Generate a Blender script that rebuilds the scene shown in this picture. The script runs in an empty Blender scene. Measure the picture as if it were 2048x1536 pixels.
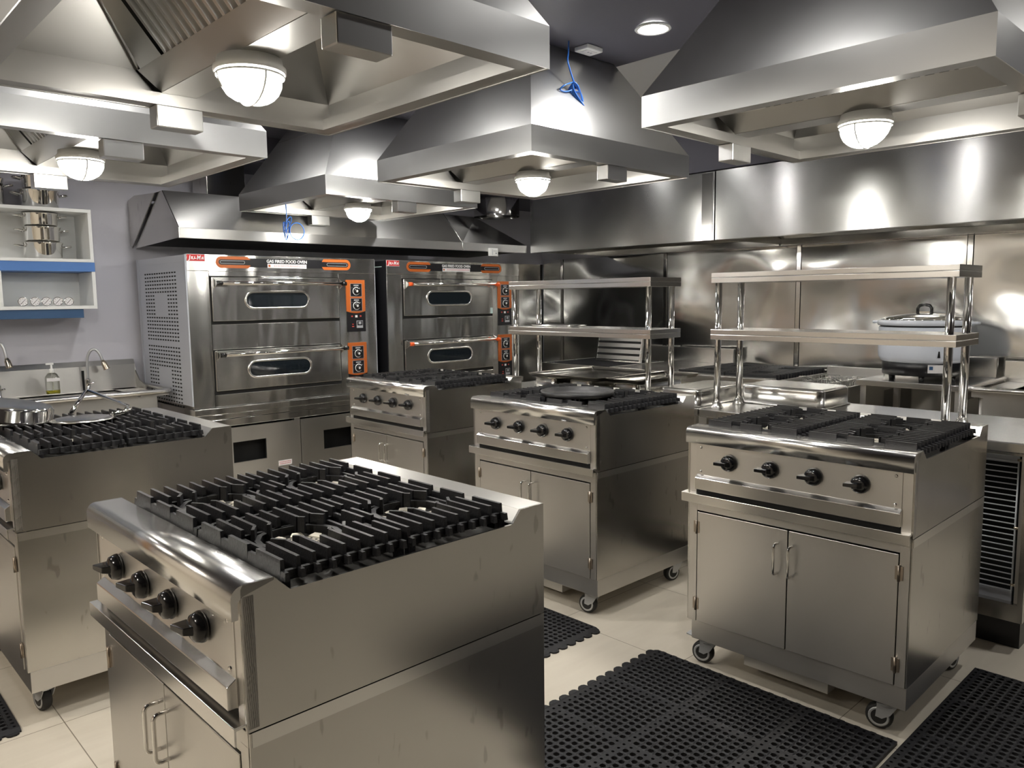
import bpy, bmesh, math, random
from mathutils import Vector, Matrix
random.seed(7)
SC = bpy.context.scene
COL = SC.collection
PI = math.pi
PANEL_RATIO = 1.0

# ------------------------------------------------------------------ materials
def new_mat(name):
    m = bpy.data.materials.new(name); m.use_nodes = True
    return m, m.node_tree, m.node_tree.nodes['Principled BSDF']

def plain(name, col, rough=.5, metal=0.0, bump=0.0, bscale=80, spec=None, coat=0):
    m, nt, b = new_mat(name)
    b.inputs['Base Color'].default_value = (*col, 1)
    b.inputs['Roughness'].default_value = rough
    b.inputs['Metallic'].default_value = metal
    if spec is not None: b.inputs['Specular IOR Level'].default_value = spec
    if coat: b.inputs['Coat Weight'].default_value = coat
    if bump:
        tc = nt.nodes.new('ShaderNodeTexCoord'); n = nt.nodes.new('ShaderNodeTexNoise')
        n.inputs['Scale'].default_value = bscale; n.inputs['Detail'].default_value = 4
        bp = nt.nodes.new('ShaderNodeBump'); bp.inputs['Strength'].default_value = bump; bp.inputs['Distance'].default_value = .002
        nt.links.new(tc.outputs['Object'], n.inputs['Vector']); nt.links.new(n.outputs['Fac'], bp.inputs['Height'])
        nt.links.new(bp.outputs['Normal'], b.inputs['Normal'])
    return m

def steel(name, col=(.6, .59, .57), rough=.27, grain=(3, 3, 170), rvar=.1, smudge=.12, wave=0.0, wscale=2.2, wdist=.01, wstretch=(1, 1, 1), aniso=0.0, stain=0.0):
    """brushed or polished stainless sheet: stretched grain, cloudy smudges and gentle sheet waviness"""
    m, nt, b = new_mat(name)
    N, L = nt.nodes, nt.links
    tc = N.new('ShaderNodeTexCoord')
    mp = N.new('ShaderNodeMapping'); mp.inputs['Scale'].default_value = grain
    g = N.new('ShaderNodeTexNoise'); g.inputs['Scale'].default_value = 1.0; g.inputs['Detail'].default_value = 3
    L.new(tc.outputs['Object'], mp.inputs['Vector']); L.new(mp.outputs['Vector'], g.inputs['Vector'])
    s = N.new('ShaderNodeTexNoise'); s.inputs['Scale'].default_value = 2.6; s.inputs['Detail'].default_value = 2.5; s.inputs['Roughness'].default_value = .5
    L.new(tc.outputs['Object'], s.inputs['Vector'])
    gm = N.new('ShaderNodeMath'); gm.operation = 'MULTIPLY_ADD'; gm.inputs[1].default_value = .12; gm.inputs[2].default_value = .44; L.new(g.outputs['Fac'], gm.inputs[0])
    ad = N.new('ShaderNodeMath'); ad.operation = 'ADD'
    L.new(gm.outputs[0], ad.inputs[0]); L.new(s.outputs['Fac'], ad.inputs[1])
    mr = N.new('ShaderNodeMapRange'); mr.inputs['From Min'].default_value = .6; mr.inputs['From Max'].default_value = 1.4
    mr.inputs['To Min'].default_value = rough - rvar; mr.inputs['To Max'].default_value = rough + rvar
    L.new(ad.outputs[0], mr.inputs['Value']); L.new(mr.outputs['Result'], b.inputs['Roughness'])
    cr = N.new('ShaderNodeMix'); cr.data_type = 'RGBA'
    cr.inputs['A'].default_value = (*[c * (1 - smudge) for c in col], 1); cr.inputs['B'].default_value = (*[min(1, c * (1 + smudge)) for c in col], 1)
    L.new(s.outputs['Fac'], cr.inputs['Factor']); out = cr.outputs['Result']
    if stain:                    # dried drips and splashes
        ms = N.new('ShaderNodeMapping'); ms.inputs['Scale'].default_value = (26, 26, 9)
        ns = N.new('ShaderNodeTexNoise'); ns.inputs['Scale'].default_value = 1.0; ns.inputs['Detail'].default_value = 2.5
        rs_ = N.new('ShaderNodeMapRange'); rs_.inputs['From Min'].default_value = .66; rs_.inputs['From Max'].default_value = .7
        rs_.inputs['To Max'].default_value = stain
        dk = N.new('ShaderNodeMix'); dk.data_type = 'RGBA'; dk.inputs['B'].default_value = (*[c * .35 for c in col], 1)
        L.new(tc.outputs['Object'], ms.inputs['Vector']); L.new(ms.outputs['Vector'], ns.inputs['Vector']); L.new(ns.outputs['Fac'], rs_.inputs['Value'])
        L.new(rs_.outputs['Result'], dk.inputs['Factor']); L.new(out, dk.inputs['A']); out = dk.outputs['Result']
    L.new(out, b.inputs['Base Color'])
    b.inputs['Metallic'].default_value = 1.0
    if aniso:                    # horizontal brushing spreads highlights vertically
        tg = N.new('ShaderNodeTangent'); tg.direction_type = 'RADIAL'; tg.axis = 'Z'; L.new(tg.outputs[0], b.inputs['Tangent'])
        b.inputs['Anisotropic'].default_value = aniso; b.inputs['Anisotropic Rotation'].default_value = .25
    if wave:
        mw = N.new('ShaderNodeMapping'); mw.inputs['Scale'].default_value = wstretch
        w = N.new('ShaderNodeTexNoise'); w.inputs['Scale'].default_value = wscale; w.inputs['Detail'].default_value = .6
        L.new(tc.outputs['Object'], mw.inputs['Vector']); L.new(mw.outputs['Vector'], w.inputs['Vector'])
        b2 = N.new('ShaderNodeBump'); b2.inputs['Strength'].default_value = wave; b2.inputs['Distance'].default_value = wdist
        L.new(w.outputs['Fac'], b2.inputs['Height']); L.new(b2.outputs['Normal'], b.inputs['Normal'])
    return m

def emit(name, col, strength):
    m, nt, b = new_mat(name)
    b.inputs['Base Color'].default_value = (*col, 1)
    b.inputs['Emission Color'].default_value = (*col, 1); b.inputs['Emission Strength'].default_value = strength
    return m

M = {}
M['sink_steel'] = steel('sink_steel', (.42, .41, .39), .35, grain=(38, 38, 1.5), rvar=.04, smudge=.12)
M['wood'] = plain('warm_wood', (.42, .24, .12), .4)
M['steel'] = steel('brushed_steel', (.62, .605, .58), .335, grain=(1.5, 1.5, 42), rvar=.04, smudge=.08, aniso=.5)
M['steel_side'] = steel('brushed_steel_side', (.56, .545, .52), .21, grain=(1.5, 1.5, 42), rvar=.04, smudge=.14, wave=.25, wscale=1.6, wdist=.012, aniso=.3, stain=.35)
M['panel_steel'] = steel('panel_steel', (.8, .785, .76), .34, grain=(1.5, 1.5, 42), rvar=.04, smudge=.06)
M['steel_bright'] = steel('satin_steel', (.74, .73, .71), .22, grain=(1.5, 1.5, 42), rvar=.03, smudge=.06)
M['steel_hood'] = steel('hood_steel', (.6, .6, .59), .325, grain=(38, 38, 1.5), rvar=.03, smudge=.06)
M['wall_hood_steel'] = steel('wall_hood_steel', (.5, .5, .495), .22, grain=(1.5, 1.5, 42), rvar=.03, smudge=.05, aniso=.85, wave=.4, wscale=1.3, wdist=.02)
M['oven_hood_steel'] = steel('oven_hood_steel', (.68, .675, .66), .36, grain=(38, 38, 1.5), rvar=.04, smudge=.05, aniso=.8)
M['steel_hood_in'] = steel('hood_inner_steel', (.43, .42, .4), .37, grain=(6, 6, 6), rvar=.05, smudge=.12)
M['polished'] = steel('polished_steel', (.6, .59, .565), .14, grain=(38, 38, 1.5), rvar=.03, smudge=.05, wave=.3, wscale=3.0, wdist=.01)
M['oven_steel'] = steel('oven_steel', (.74, .735, .715), .18, grain=(38, 38, 1.5), rvar=.03, smudge=.05, wave=.9, wscale=3.0, wdist=.035, wstretch=(1.6, 1, .55), aniso=.5)
M['wall_steel'] = steel('wall_sheet_steel', (.66, .66, .645), .17, grain=(38, 38, 1.5), rvar=.04, smudge=.05, wave=1.0, wscale=1.5, wdist=.09, wstretch=(1, 1, 1.3))
M['chrome'] = plain('chrome', (.78, .77, .75), .07, 1)
M['pan_steel'] = steel('pan_steel', (.5, .49, .465), .22, grain=(4, 4, 4), rvar=.03, smudge=.08)
M['tray_dark'] = steel('sheet_tray_metal', (.36, .34, .3), .16, grain=(4, 4, 4), rvar=.05, smudge=.2)
M['near_black'] = plain('near_black_sheet', (.012, .012, .013), .6)
M['gap'] = plain('black_gap', (.006, .006, .006), .8)
M['iron'] = plain('cast_iron', (.014, .014, .016), .46, 0, .5, 160, spec=.55)
M['black_plastic'] = plain('black_plastic', (.008, .008, .009), .16, spec=.6)
M['rubber'] = plain('black_rubber', (.007, .007, .009), .55, 0, .3, 120, spec=.35)
M['tyre'] = plain('black_tyre', (.016, .016, .016), .55)
M['zinc'] = plain('zinc_plated', (.6, .61, .62), .4, .6)
M['burner'] = plain('burner_alloy', (.5, .47, .4), .42, .6, .3, 90)
M['burner_bowl'] = plain('burner_bowl', (.3, .3, .3), .35, 1)
M['drip'] = plain('sooty_drip_tray', (.05, .047, .043), .4, .7, .3, 30)
M['wall'] = plain('grey_lilac_paint', (.6, .595, .655), .6, 0, .15, 60)
M['wall_warm'] = plain('warm_beige_paint', (.76, .69, .6), .6)
M['wall_grey'] = plain('grey_paint', (.045, .04, .037), .6)
M['ceiling'] = plain('charcoal_ceiling_paint', (.08, .077, .098), .65, 0, .1, 40)
M['recess'] = plain('pale_ceiling_paint', (.6, .6, .61), .7)
M['white_lam'] = plain('white_laminate', (.78, .79, .78), .4)
M['blue_lam'] = plain('blue_laminate', (.07, .19, .5), .4)
M['navy_lam'] = plain('dark_blue_laminate', (.03, .085, .19), .45)
M['vent_grey'] = plain('grey_enamel', (.5, .52, .57), .42, .2, .08, 30)
M['orange'] = plain('orange_panel', (.45, .11, .02), .35)
M['orange_plastic'] = plain('orange_plastic', (.85, .12, .02), .3)
M['black_panel'] = plain('black_panel', (.01, .01, .012), .3)
M['white_ink'] = plain('white_ink', (.8, .8, .8), .5)
M['grey_ink'] = plain('grey_ink', (.35, .36, .38), .5)
M['red_label'] = plain('red_label', (.5, .02, .02), .4)
M['red_ink'] = plain('red_ink', (.45, .05, .04), .5)
M['sticker'] = plain('white_sticker', (.72, .7, .7), .5)
M['pink_ink'] = plain('rose_ink', (.6, .28, .3), .5)
M['teal_sticker'] = plain('pale_green_sticker', (.5, .62, .6), .5)
M['glass_dark'] = plain('dark_oven_glass', (.012, .017, .022), .06, 0, spec=.6, coat=.4)
M['white_plastic'] = plain('white_plastic', (.8, .8, .78), .35)
M['enamel'] = plain('white_enamel', (.7, .74, .82), .22, coat=.3)
M['blue_cable'] = plain('blue_cable_sheath', (.03, .17, .62), .35)
M['lime'] = plain('yellow_soap', (.45, .4, .03), .2)
M['brass'] = plain('brass', (.6, .52, .4), .25, 1)
M['copper_hinge'] = plain('bronze_hinge', (.42, .36, .3), .35, 1)
M['black_pan'] = plain('seasoned_iron', (.03, .029, .03), .38, .2, .3, 60)
M['wire'] = plain('white_coated_wire', (.78, .82, .86), .3, .2)
M['floor_void'] = M['gap']
M['lamp_dome'] = emit('lit_lamp_dome', (1.0, .97, .9), 40)
M['downlight'] = emit('lit_downlight', (1.0, .98, .95), 105)
M['added_soft_downlight'] = emit('lit_added_soft_light', (1.0, .98, .95), 45)
M['added_hood_lamp'] = emit('lit_added_wall_hood_lamp', (1.0, .95, .86), 9)
M['added_warm_downlight'] = emit('lit_added_warm_light', (1.0, .92, .8), 190)
def clear(name, col, rough=.03):
    m, nt, b = new_mat(name)
    b.inputs['Base Color'].default_value = (*col, 1); b.inputs['Transmission Weight'].default_value = 1; b.inputs['Roughness'].default_value = rough
    b.inputs['IOR'].default_value = 1.2
    return m
M['clear'] = clear('clear_plastic', (.93, .95, .9))

def floor_mat():
    m, nt, b = new_mat('cream_floor_tile')
    N, L = nt.nodes, nt.links
    tc = N.new('ShaderNodeTexCoord'); mp = N.new('ShaderNodeMapping')
    T = .61
    mp.inputs['Location'].default_value = (-.617, -2.877 + T * 0, 0)
    L.new(tc.outputs['Object'], mp.inputs['Vector'])
    sx = N.new('ShaderNodeSeparateXYZ'); L.new(mp.outputs['Vector'], sx.inputs[0])
    def line(out):
        d = N.new('ShaderNodeMath'); d.operation = 'DIVIDE'; d.inputs[1].default_value = T; L.new(out, d.inputs[0])
        a = N.new('ShaderNodeMath'); a.operation = 'ADD'; a.inputs[1].default_value = 50.5; L.new(d.outputs[0], a.inputs[0])
        f = N.new('ShaderNodeMath'); f.operation = 'FRACT'; L.new(a.outputs[0], f.inputs[0])
        s = N.new('ShaderNodeMath'); s.operation = 'SUBTRACT'; s.inputs[1].default_value = .5; L.new(f.outputs[0], s.inputs[0])
        ab = N.new('ShaderNodeMath'); ab.operation = 'ABSOLUTE'; L.new(s.outputs[0], ab.inputs[0])
        lt = N.new('ShaderNodeMath'); lt.operation = 'LESS_THAN'; lt.inputs[1].default_value = .0026; L.new(ab.outputs[0], lt.inputs[0])
        return lt.outputs[0]
    mx = N.new('ShaderNodeMath'); mx.operation = 'MAXIMUM'
    L.new(line(sx.outputs[0]), mx.inputs[0]); L.new(line(sx.outputs[1]), mx.inputs[1])
    mp2 = N.new('ShaderNodeMapping'); mp2.inputs['Scale'].default_value = (2, 14, 1); mp2.inputs['Rotation'].default_value = (0, 0, .5)
    n = N.new('ShaderNodeTexNoise'); n.inputs['Scale'].default_value = 1.6; n.inputs['Detail'].default_value = 6
    L.new(tc.outputs['Object'], mp2.inputs['Vector']); L.new(mp2.outputs['Vector'], n.inputs['Vector'])
    c1 = N.new('ShaderNodeMix'); c1.data_type = 'RGBA'
    c1.inputs['A'].default_value = (.50, .45, .37, 1); c1.inputs['B'].default_value = (.60, .55, .46, 1)
    L.new(n.outputs['Fac'], c1.inputs['Factor'])
    c2 = N.new('ShaderNodeMix'); c2.data_type = 'RGBA'; c2.inputs['B'].default_value = (.2, .17, .13, 1)
    L.new(mx.outputs[0], c2.inputs['Factor']); L.new(c1.outputs['Result'], c2.inputs['A'])
    L.new(c2.outputs['Result'], b.inputs['Base Color'])
    b.inputs['Roughness'].default_value = .28; b.inputs['Specular IOR Level'].default_value = .35
    return m
M['floor'] = floor_mat()

# ------------------------------------------------------------------ mesh builder
class MB:
    def __init__(self): self.bm = bmesh.new(); self.mats = []; self.cur = 0; self.sm = False
    def mat(self, key):
        if key not in self.mats: self.mats.append(key)
        self.cur = self.mats.index(key); return self
    def face(self, vs, smooth=False):
        try: f = self.bm.faces.new(vs)
        except ValueError: return None
        f.material_index = self.cur; f.smooth = smooth; return f
    def v(self, p): return self.bm.verts.new(p)
    def box(self, x0, x1, y0, y1, z0, z1):
        a = [self.v(p) for p in ((x0, y0, z0), (x1, y0, z0), (x1, y1, z0), (x0, y1, z0), (x0, y0, z1), (x1, y0, z1), (x1, y1, z1), (x0, y1, z1))]
        for q in ((0, 3, 2, 1), (4, 5, 6, 7), (0, 1, 5, 4), (1, 2, 6, 5), (2, 3, 7, 6), (3, 0, 4, 7)): self.face([a[i] for i in q])
        return self
    def quad(self, *ps): self.face([self.v(p) for p in ps]); return self
    def prism(self, pts, axis, a, b, smooth=False):
        """pts: outline in the plane across the axis ('x': (y,z), 'y': (x,z), 'z': (x,y))"""
        def P(q, t): return (t, q[0], q[1]) if axis == 'x' else (q[0], t, q[1]) if axis == 'y' else (q[0], q[1], t)
        A = [self.v(P(q, a)) for q in pts]; B = [self.v(P(q, b)) for q in pts]
        n = len(pts)
        for i in range(n): self.face([A[i], A[(i + 1) % n], B[(i + 1) % n], B[i]], smooth)
        self.face(A[::-1]); self.face(B); return self
    def strip(self, pts, axis, a, b, smooth=False):
        """open sheet following a polyline"""
        def P(q, t): return (t, q[0], q[1]) if axis == 'x' else (q[0], t, q[1]) if axis == 'y' else (q[0], q[1], t)
        A = [self.v(P(q, a)) for q in pts]; B = [self.v(P(q, b)) for q in pts]
        for i in range(len(pts) - 1): self.face([A[i], A[i + 1], B[i + 1], B[i]], smooth)
        return self
    def loft(self, rings, cap0=True, cap1=True, smooth=True, closed=True):
        R = [[self.v(p) for p in r] for r in rings]
        n = len(R[0])
        for a, b in zip(R, R[1:]):
            for i in range(n if closed else n - 1): self.face([a[i], a[(i + 1) % n], b[(i + 1) % n], b[i]], smooth)
        if cap0: self.face(R[0][::-1])
        if cap1: self.face(R[-1])
        return self
    def lathe(self, prof, c=(0, 0, 0), seg=24, axis='z', smooth=True, cap0=True, cap1=True):
        rings = []
        for r, h in prof:
            ring = []
            for i in range(seg):
                t = 2 * PI * i / seg; u, w = r * math.cos(t), r * math.sin(t)
                ring.append((c[0] + u, c[1] + w, c[2] + h) if axis == 'z' else (c[0] + u, c[1] + h, c[2] + w) if axis == 'y' else (c[0] + h, c[1] + u, c[2] + w))
            rings.append(ring)
        return self.loft(rings, cap0, cap1, smooth)
    def cyl(self, p0, p1, r, seg=12, r1=None):
        return self.tube([p0, p1], r, seg, r1)
    def tube(self, pts, r, seg=8, r1=None, closed=False):
        P = [Vector(p) for p in pts]; n = len(P)
        prev = None; rings = []
        for i in range(n):
            if closed: d = P[(i + 1) % n] - P[i - 1]
            else: d = P[min(i + 1, n - 1)] - P[max(i - 1, 0)]
            d.normalize()
            if prev is None:
                a = Vector((0, 0, 1)) if abs(d.z) < .9 else Vector((1, 0, 0))
                x = d.cross(a).normalized()
            else:
                x = (prev - d * prev.dot(d)).normalized()
            prev = x; y = d.cross(x)
            rr = r if r1 is None else r + (r1 - r) * i / (n - 1)
            rings.append([tuple(P[i] + x * rr * math.cos(2 * PI * k / seg) + y * rr * math.sin(2 * PI * k / seg)) for k in range(seg)])
        if closed: rings.append(rings[0]); return self.loft(rings, False, False)
        return self.loft(rings)
    def build(self, name, parent=None, bevel=0.0, solid=0.0, loc=None, seg=2):
        bmesh.ops.remove_doubles(self.bm, verts=self.bm.verts, dist=1e-6) if solid else None
        bmesh.ops.recalc_face_normals(self.bm, faces=self.bm.faces)
        me = bpy.data.meshes.new(name); self.bm.to_mesh(me); self.bm.free()
        for k in self.mats: me.materials.append(M[k])
        o = bpy.data.objects.new(name, me); COL.objects.link(o)
        if parent: o.parent = parent
        if loc: o.location = loc
        if solid:
            s = o.modifiers.new('sheet', 'SOLIDIFY'); s.thickness = solid; s.offset = 0
        if bevel:
            b = o.modifiers.new('edge', 'BEVEL'); b.width = bevel; b.segments = seg; b.limit_method = 'ANGLE'; b.angle_limit = math.radians(40)
        return o

def empty(name, loc=(0, 0, 0), rz=0.0):
    o = bpy.data.objects.new(name, None); COL.objects.link(o); o.empty_display_size = .1
    o.location = loc; o.rotation_euler = (0, 0, rz); return o
def tag(o, label, cat, group=None):
    o['label'] = label; o['category'] = cat
    if group: o['group'] = group
    return o
def thing(name, label, cat, loc=(0, 0, 0), rz=0.0, group=None): return tag(empty(name, loc, rz), label, cat, group)
def struct(o): o['kind'] = 'structure'; return o
def copy_tree(o, parent=None):
    c = o.copy(); COL.objects.link(c)
    if parent: c.parent = parent
    for ch in list(o.children): copy_tree(ch, c)
    return c

def rrect(w, d, r, z, cx=0, cy=0, k=5):
    pts = []
    for sx, sy, a0 in ((1, 1, 0), (-1, 1, 90), (-1, -1, 180), (1, -1, 270)):
        for i in range(k + 1):
            a = math.radians(a0 + 90 * i / k)
            pts.append((cx + sx * (w / 2 - r) + r * math.cos(a), cy + sy * (d / 2 - r) + r * math.sin(a), z))
    return pts
def stadium(w, h, k=8):
    r = h / 2; pts = []
    for i in range(k + 1):
        a = -PI / 2 + PI * i / k; pts.append((w / 2 - r + r * math.cos(a), r * math.sin(a)))
    for i in range(k + 1):
        a = PI / 2 + PI * i / k; pts.append((-w / 2 + r + r * math.cos(a), r * math.sin(a)))
    return pts
def text_mesh(name, body, size, mat, parent, loc, rot=(PI / 2, 0, 0), align='CENTER', width=None, shear=0, bold=0.0):
    cu = bpy.data.curves.new(name + '_curve', 'FONT'); cu.body = body; cu.size = size; cu.align_x = align; cu.align_y = 'CENTER'; cu.shear = shear
    cu.extrude = .0006; cu.offset = bold
    t = bpy.data.objects.new(name + '_tmp', cu); COL.objects.link(t)
    bpy.context.view_layer.update()
    me = bpy.data.meshes.new_from_object(t.evaluated_get(bpy.context.evaluated_depsgraph_get()))
    bpy.data.objects.remove(t); bpy.data.curves.remove(cu)
    xs = [v.co.x for v in me.vertices]; w = max(xs) - min(xs)
    if width:
        for v in me.vertices: v.co.x *= width / w
    me.name = name; me.materials.clear(); me.materials.append(M[mat])
    o = bpy.data.objects.new(name, me); COL.objects.link(o); o.parent = parent; o.location = loc; o.rotation_euler = rot
    return o

# ------------------------------------------------------------------ room
X0, Y0 = 5.82, 5.66
XL, YN = -2.6, -2.8
ZC = 2.533
struct(MB().mat('floor').box(XL - .1, X0 + .1, YN - .1, Y0 + .1, -.1, 0).build('floor'))
struct(MB().mat('wall').box(XL - .1, X0 + .1, Y0, Y0 + .1, 0, 3.0).build('wall_back'))
struct(MB().mat('wall').box(X0, X0 + .1, YN, Y0, 0, 3.0).build('wall_right'))
struct(MB().mat('wall_warm').box(XL - .1, XL, YN, Y0, 0, 3.0).build('wall_left'))
struct(MB().mat('wall_grey').box(XL, X0, YN - .1, YN, 0, 3.0).build('wall_front'))
d1 = struct(MB().mat('wood').box(-1.9, -.7, Y0 - .05, Y0 - .001, 0, 2.05).build('added_door_1'))  # unseen door added for its warm reflection in the range fronts
MB().mat('chrome').tube([(-.8, Y0 - .05, .95), (-.8, Y0 - .11, .95), (-.8, Y0 - .11, 1.15), (-.8, Y0 - .05, 1.15)], .01, 10).build('door_handle', d1)
XS = 3.1                                   # edge of the charcoal ceiling; a paler raised strip runs beyond it
cb = MB().mat('ceiling').box(XL, XS, YN, Y0, ZC, ZC + .12)
cb.mat('recess').box(XS, X0, YN, Y0, 2.78, 2.9)
cb.mat('ceiling').box(4.83, X0, YN, Y0, 2.285, 2.78)       # dropped band over the wall hood
cb.mat('ceiling').box(XL, 4.83, 5.12, Y0, 2.36, 2.78)      # dropped band over the ovens
struct(cb.build('ceiling'))

def cable_curve(pts, n=6):
    out = []; P = [Vector(p) for p in pts]
    for i in range(len(P) - 1):
        p0, p1, p2, p3 = P[max(i - 1, 0)], P[i], P[i + 1], P[min(i + 2, len(P) - 1)]
        for k in range(n):
            t = k / n
            out.append(.5 * ((2 * p1) + (p2 - p0) * t + (2 * p0 - 5 * p1 + 4 * p2 - p3) * t * t + (3 * p1 - p0 - 3 * p2 + p3) * t ** 3))
    out.append(P[-1]); return [tuple(q) for q in out]

# steel cladding on the cooking wall: one sheet per panel, joint strips between
wr = bpy.data.objects['wall_right']; wb = bpy.data.objects['wall_back']
ys = [5.655, 5.372, 4.123, 2.88, 1.69, .45, -.8]
for a, b in zip(ys, ys[1:]):
    MB().mat('wall_steel').box(X0 - .006, X0 - .0005, b + .022, a - .022, .1, 1.80).build('steel_panel', wr)
for y in ys[1:-1]:
    MB().mat('polished').box(X0 - .010, X0 - .001, y - .0165, y + .0165, .1, 1.80).mat('gap').box(X0 - .002, X0 - .0005, y - .022, y + .022, .1, 1.80).build('joint_strip', wr, .001)
MB().mat('wall_steel').box(4.62, X0 - .008, Y0 - .006, Y0 - .0005, .1, 1.76).build('steel_panel', wb)
MB().mat('gap').box(X0 - .018, X0 - .006, Y0 - .018, Y0 - .006, .1, 1.76).build('joint_strip', wb)

# ------------------------------------------------------------------ recessed lights, ceiling socket, cables
def downlight(x, y, label, mat='downlight', group=None, r=.062, z=ZC):
    t = thing('recessed_downlight', label, 'ceiling light', (x, y, z), 0, group)
    MB().mat('white_plastic').lathe([(r * .86, -.002), (r * 1.22, -.004), (r * 1.3, -.012), (r * 1.18, -.016), (r * .88, -.01), (r * .86, -.002)], seg=28, cap0=False, cap1=False).build('trim_ring', t)
    MB().mat(mat).lathe([(0.001, -.004), (r * .87, -.005), (r * .87, -.009), (.001, -.010)], seg=28).build('diffuser', t)
    return t
downlight(2.765, 2.035, 'round lit recessed downlight in the charcoal ceiling between two hoods', r=.058)
hid = 'added ceiling lights outside the picture'
for x, y, mt in ((-.9, 3.4, 'added_warm_downlight'), (-1.3, 1.6, 'added_warm_downlight')):  # unseen warm lamps added to light the range fronts from the left
    downlight(x, y, 'unseen round downlight added to the ceiling area behind the camera', mt, hid, r=.075)
for x, y in ((2.765, 3.55), (.95, 2.75), (1.87, 1.15), (1.87, 2.75), (1.87, 4.35), (.1, 4.6)):  # unseen lamps: the aisle row accounts for hood highlights, the rest are added
    downlight(x, y, 'unseen round downlight added above the steel hoods', 'downlight', 'added ceiling lights hidden by the hoods', .058)
for x, y in ((3.7, .1), (3.9, -1.2), (3.9, 4.2), (3.9, 3.4)):  # unseen lamps added to brighten the ovens, range sides and floor
    downlight(x, y, 'unseen round downlight added in the raised pale ceiling strip', 'added_soft_downlight' if y > 3 else 'downlight', 'added raised ceiling lights out of view', .075, 2.78)

so = thing('ceiling_socket', 'small white socket box fixed to the dark ceiling beside the blue cable', 'socket', (2.775, 2.395, ZC), 0)
MB().mat('white_plastic').box(-.052, .052, -.04, .04, -.02, 0).build('housing', so, .004)
MB().mat('sticker').box(-.034, .034, -.022, .022, -.0225, -.02).build('face_plate', so, .001)
MB().mat('grey_ink').box(-.012, -.004, -.01, .0, -.0235, -.0225).box(.006, .014, -.01, 0, -.0235, -.0225).build('outlet', so)

y = 2.33
pts = cable_curve([(2.64, 2.393, ZC), (2.60, 2.36, 2.47), (2.562, y, 2.425), (2.578, y, 2.385), (2.60, y, 2.345), (2.62, y, 2.315)])
bun = MB().mat('blue_cable').tube(pts, .0035, 8)
for k in range(5):
    c = Vector((2.625 + .004 * k, y + .006 * (k - 2), 2.285))
    a = math.radians(-52 + 6 * k); loop = []
    for i in range(26):
        t = 2 * PI * i / 26; u, w = .062 * math.cos(t), (.012 + .004 * k) * math.sin(t)
        loop.append((c.x + u * math.cos(a) - w * math.sin(a), c.y + .006 * math.sin(2 * t), c.z + u * math.sin(a) + w * math.cos(a)))
    bun.tube(loop, .0032, 6, closed=True)
bun.tube(cable_curve([(2.60, y, 2.34), (2.535, y - .01, 2.315), (2.515, y, 2.295), (2.55, y, 2.292), (2.60, y, 2.31), (2.625, y, 2.325)]), .0032, 6)
bun.tube([(2.615, y - .014, 2.325), (2.60, y + .012, 2.325), (2.598, y + .014, 2.30), (2.62, y - .016, 2.30)], .004, 6, closed=True)
tag(bun.build('cable_coil'), 'coiled blue cable hanging from the ceiling in front of the middle hood', 'cable')

y = 4.62
b2 = MB().mat('blue_cable').tube(cable_curve([(2.437, y + .3, 2.36), (2.437, y + .02, 2.2), (2.433, y, 2.03), (2.435, y, 1.96), (2.43, y, 1.90)]), .0035, 8)
for k, (cx, cz, ru, rv, an) in enumerate(((2.437, 1.862, .06, .012, 80), (2.425, 1.86, .055, .010, 97), (2.448, 1.905, .05, .016, 62))):
    a = math.radians(an); loop = []
    for i in range(24):
        t = 2 * PI * i / 24; u, w = ru * math.cos(t), rv * math.sin(t)
        loop.append((cx + u * math.cos(a) - w * math.sin(a), y + .006 * k, cz + u * math.sin(a) + w * math.cos(a)))
    b2.tube(loop, .0032, 6, closed=True)
loop = [(2.502 + .05 * math.cos(2 * PI * i / 28), y - .004, 1.86 + .053 * math.sin(2 * PI * i / 28)) for i in range(28)]
b2.tube(loop, .0032, 6, closed=True)
tag(b2.build('cable_coil'), 'looped blue cable dangling in front of the oven hood', 'cable')

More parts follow.
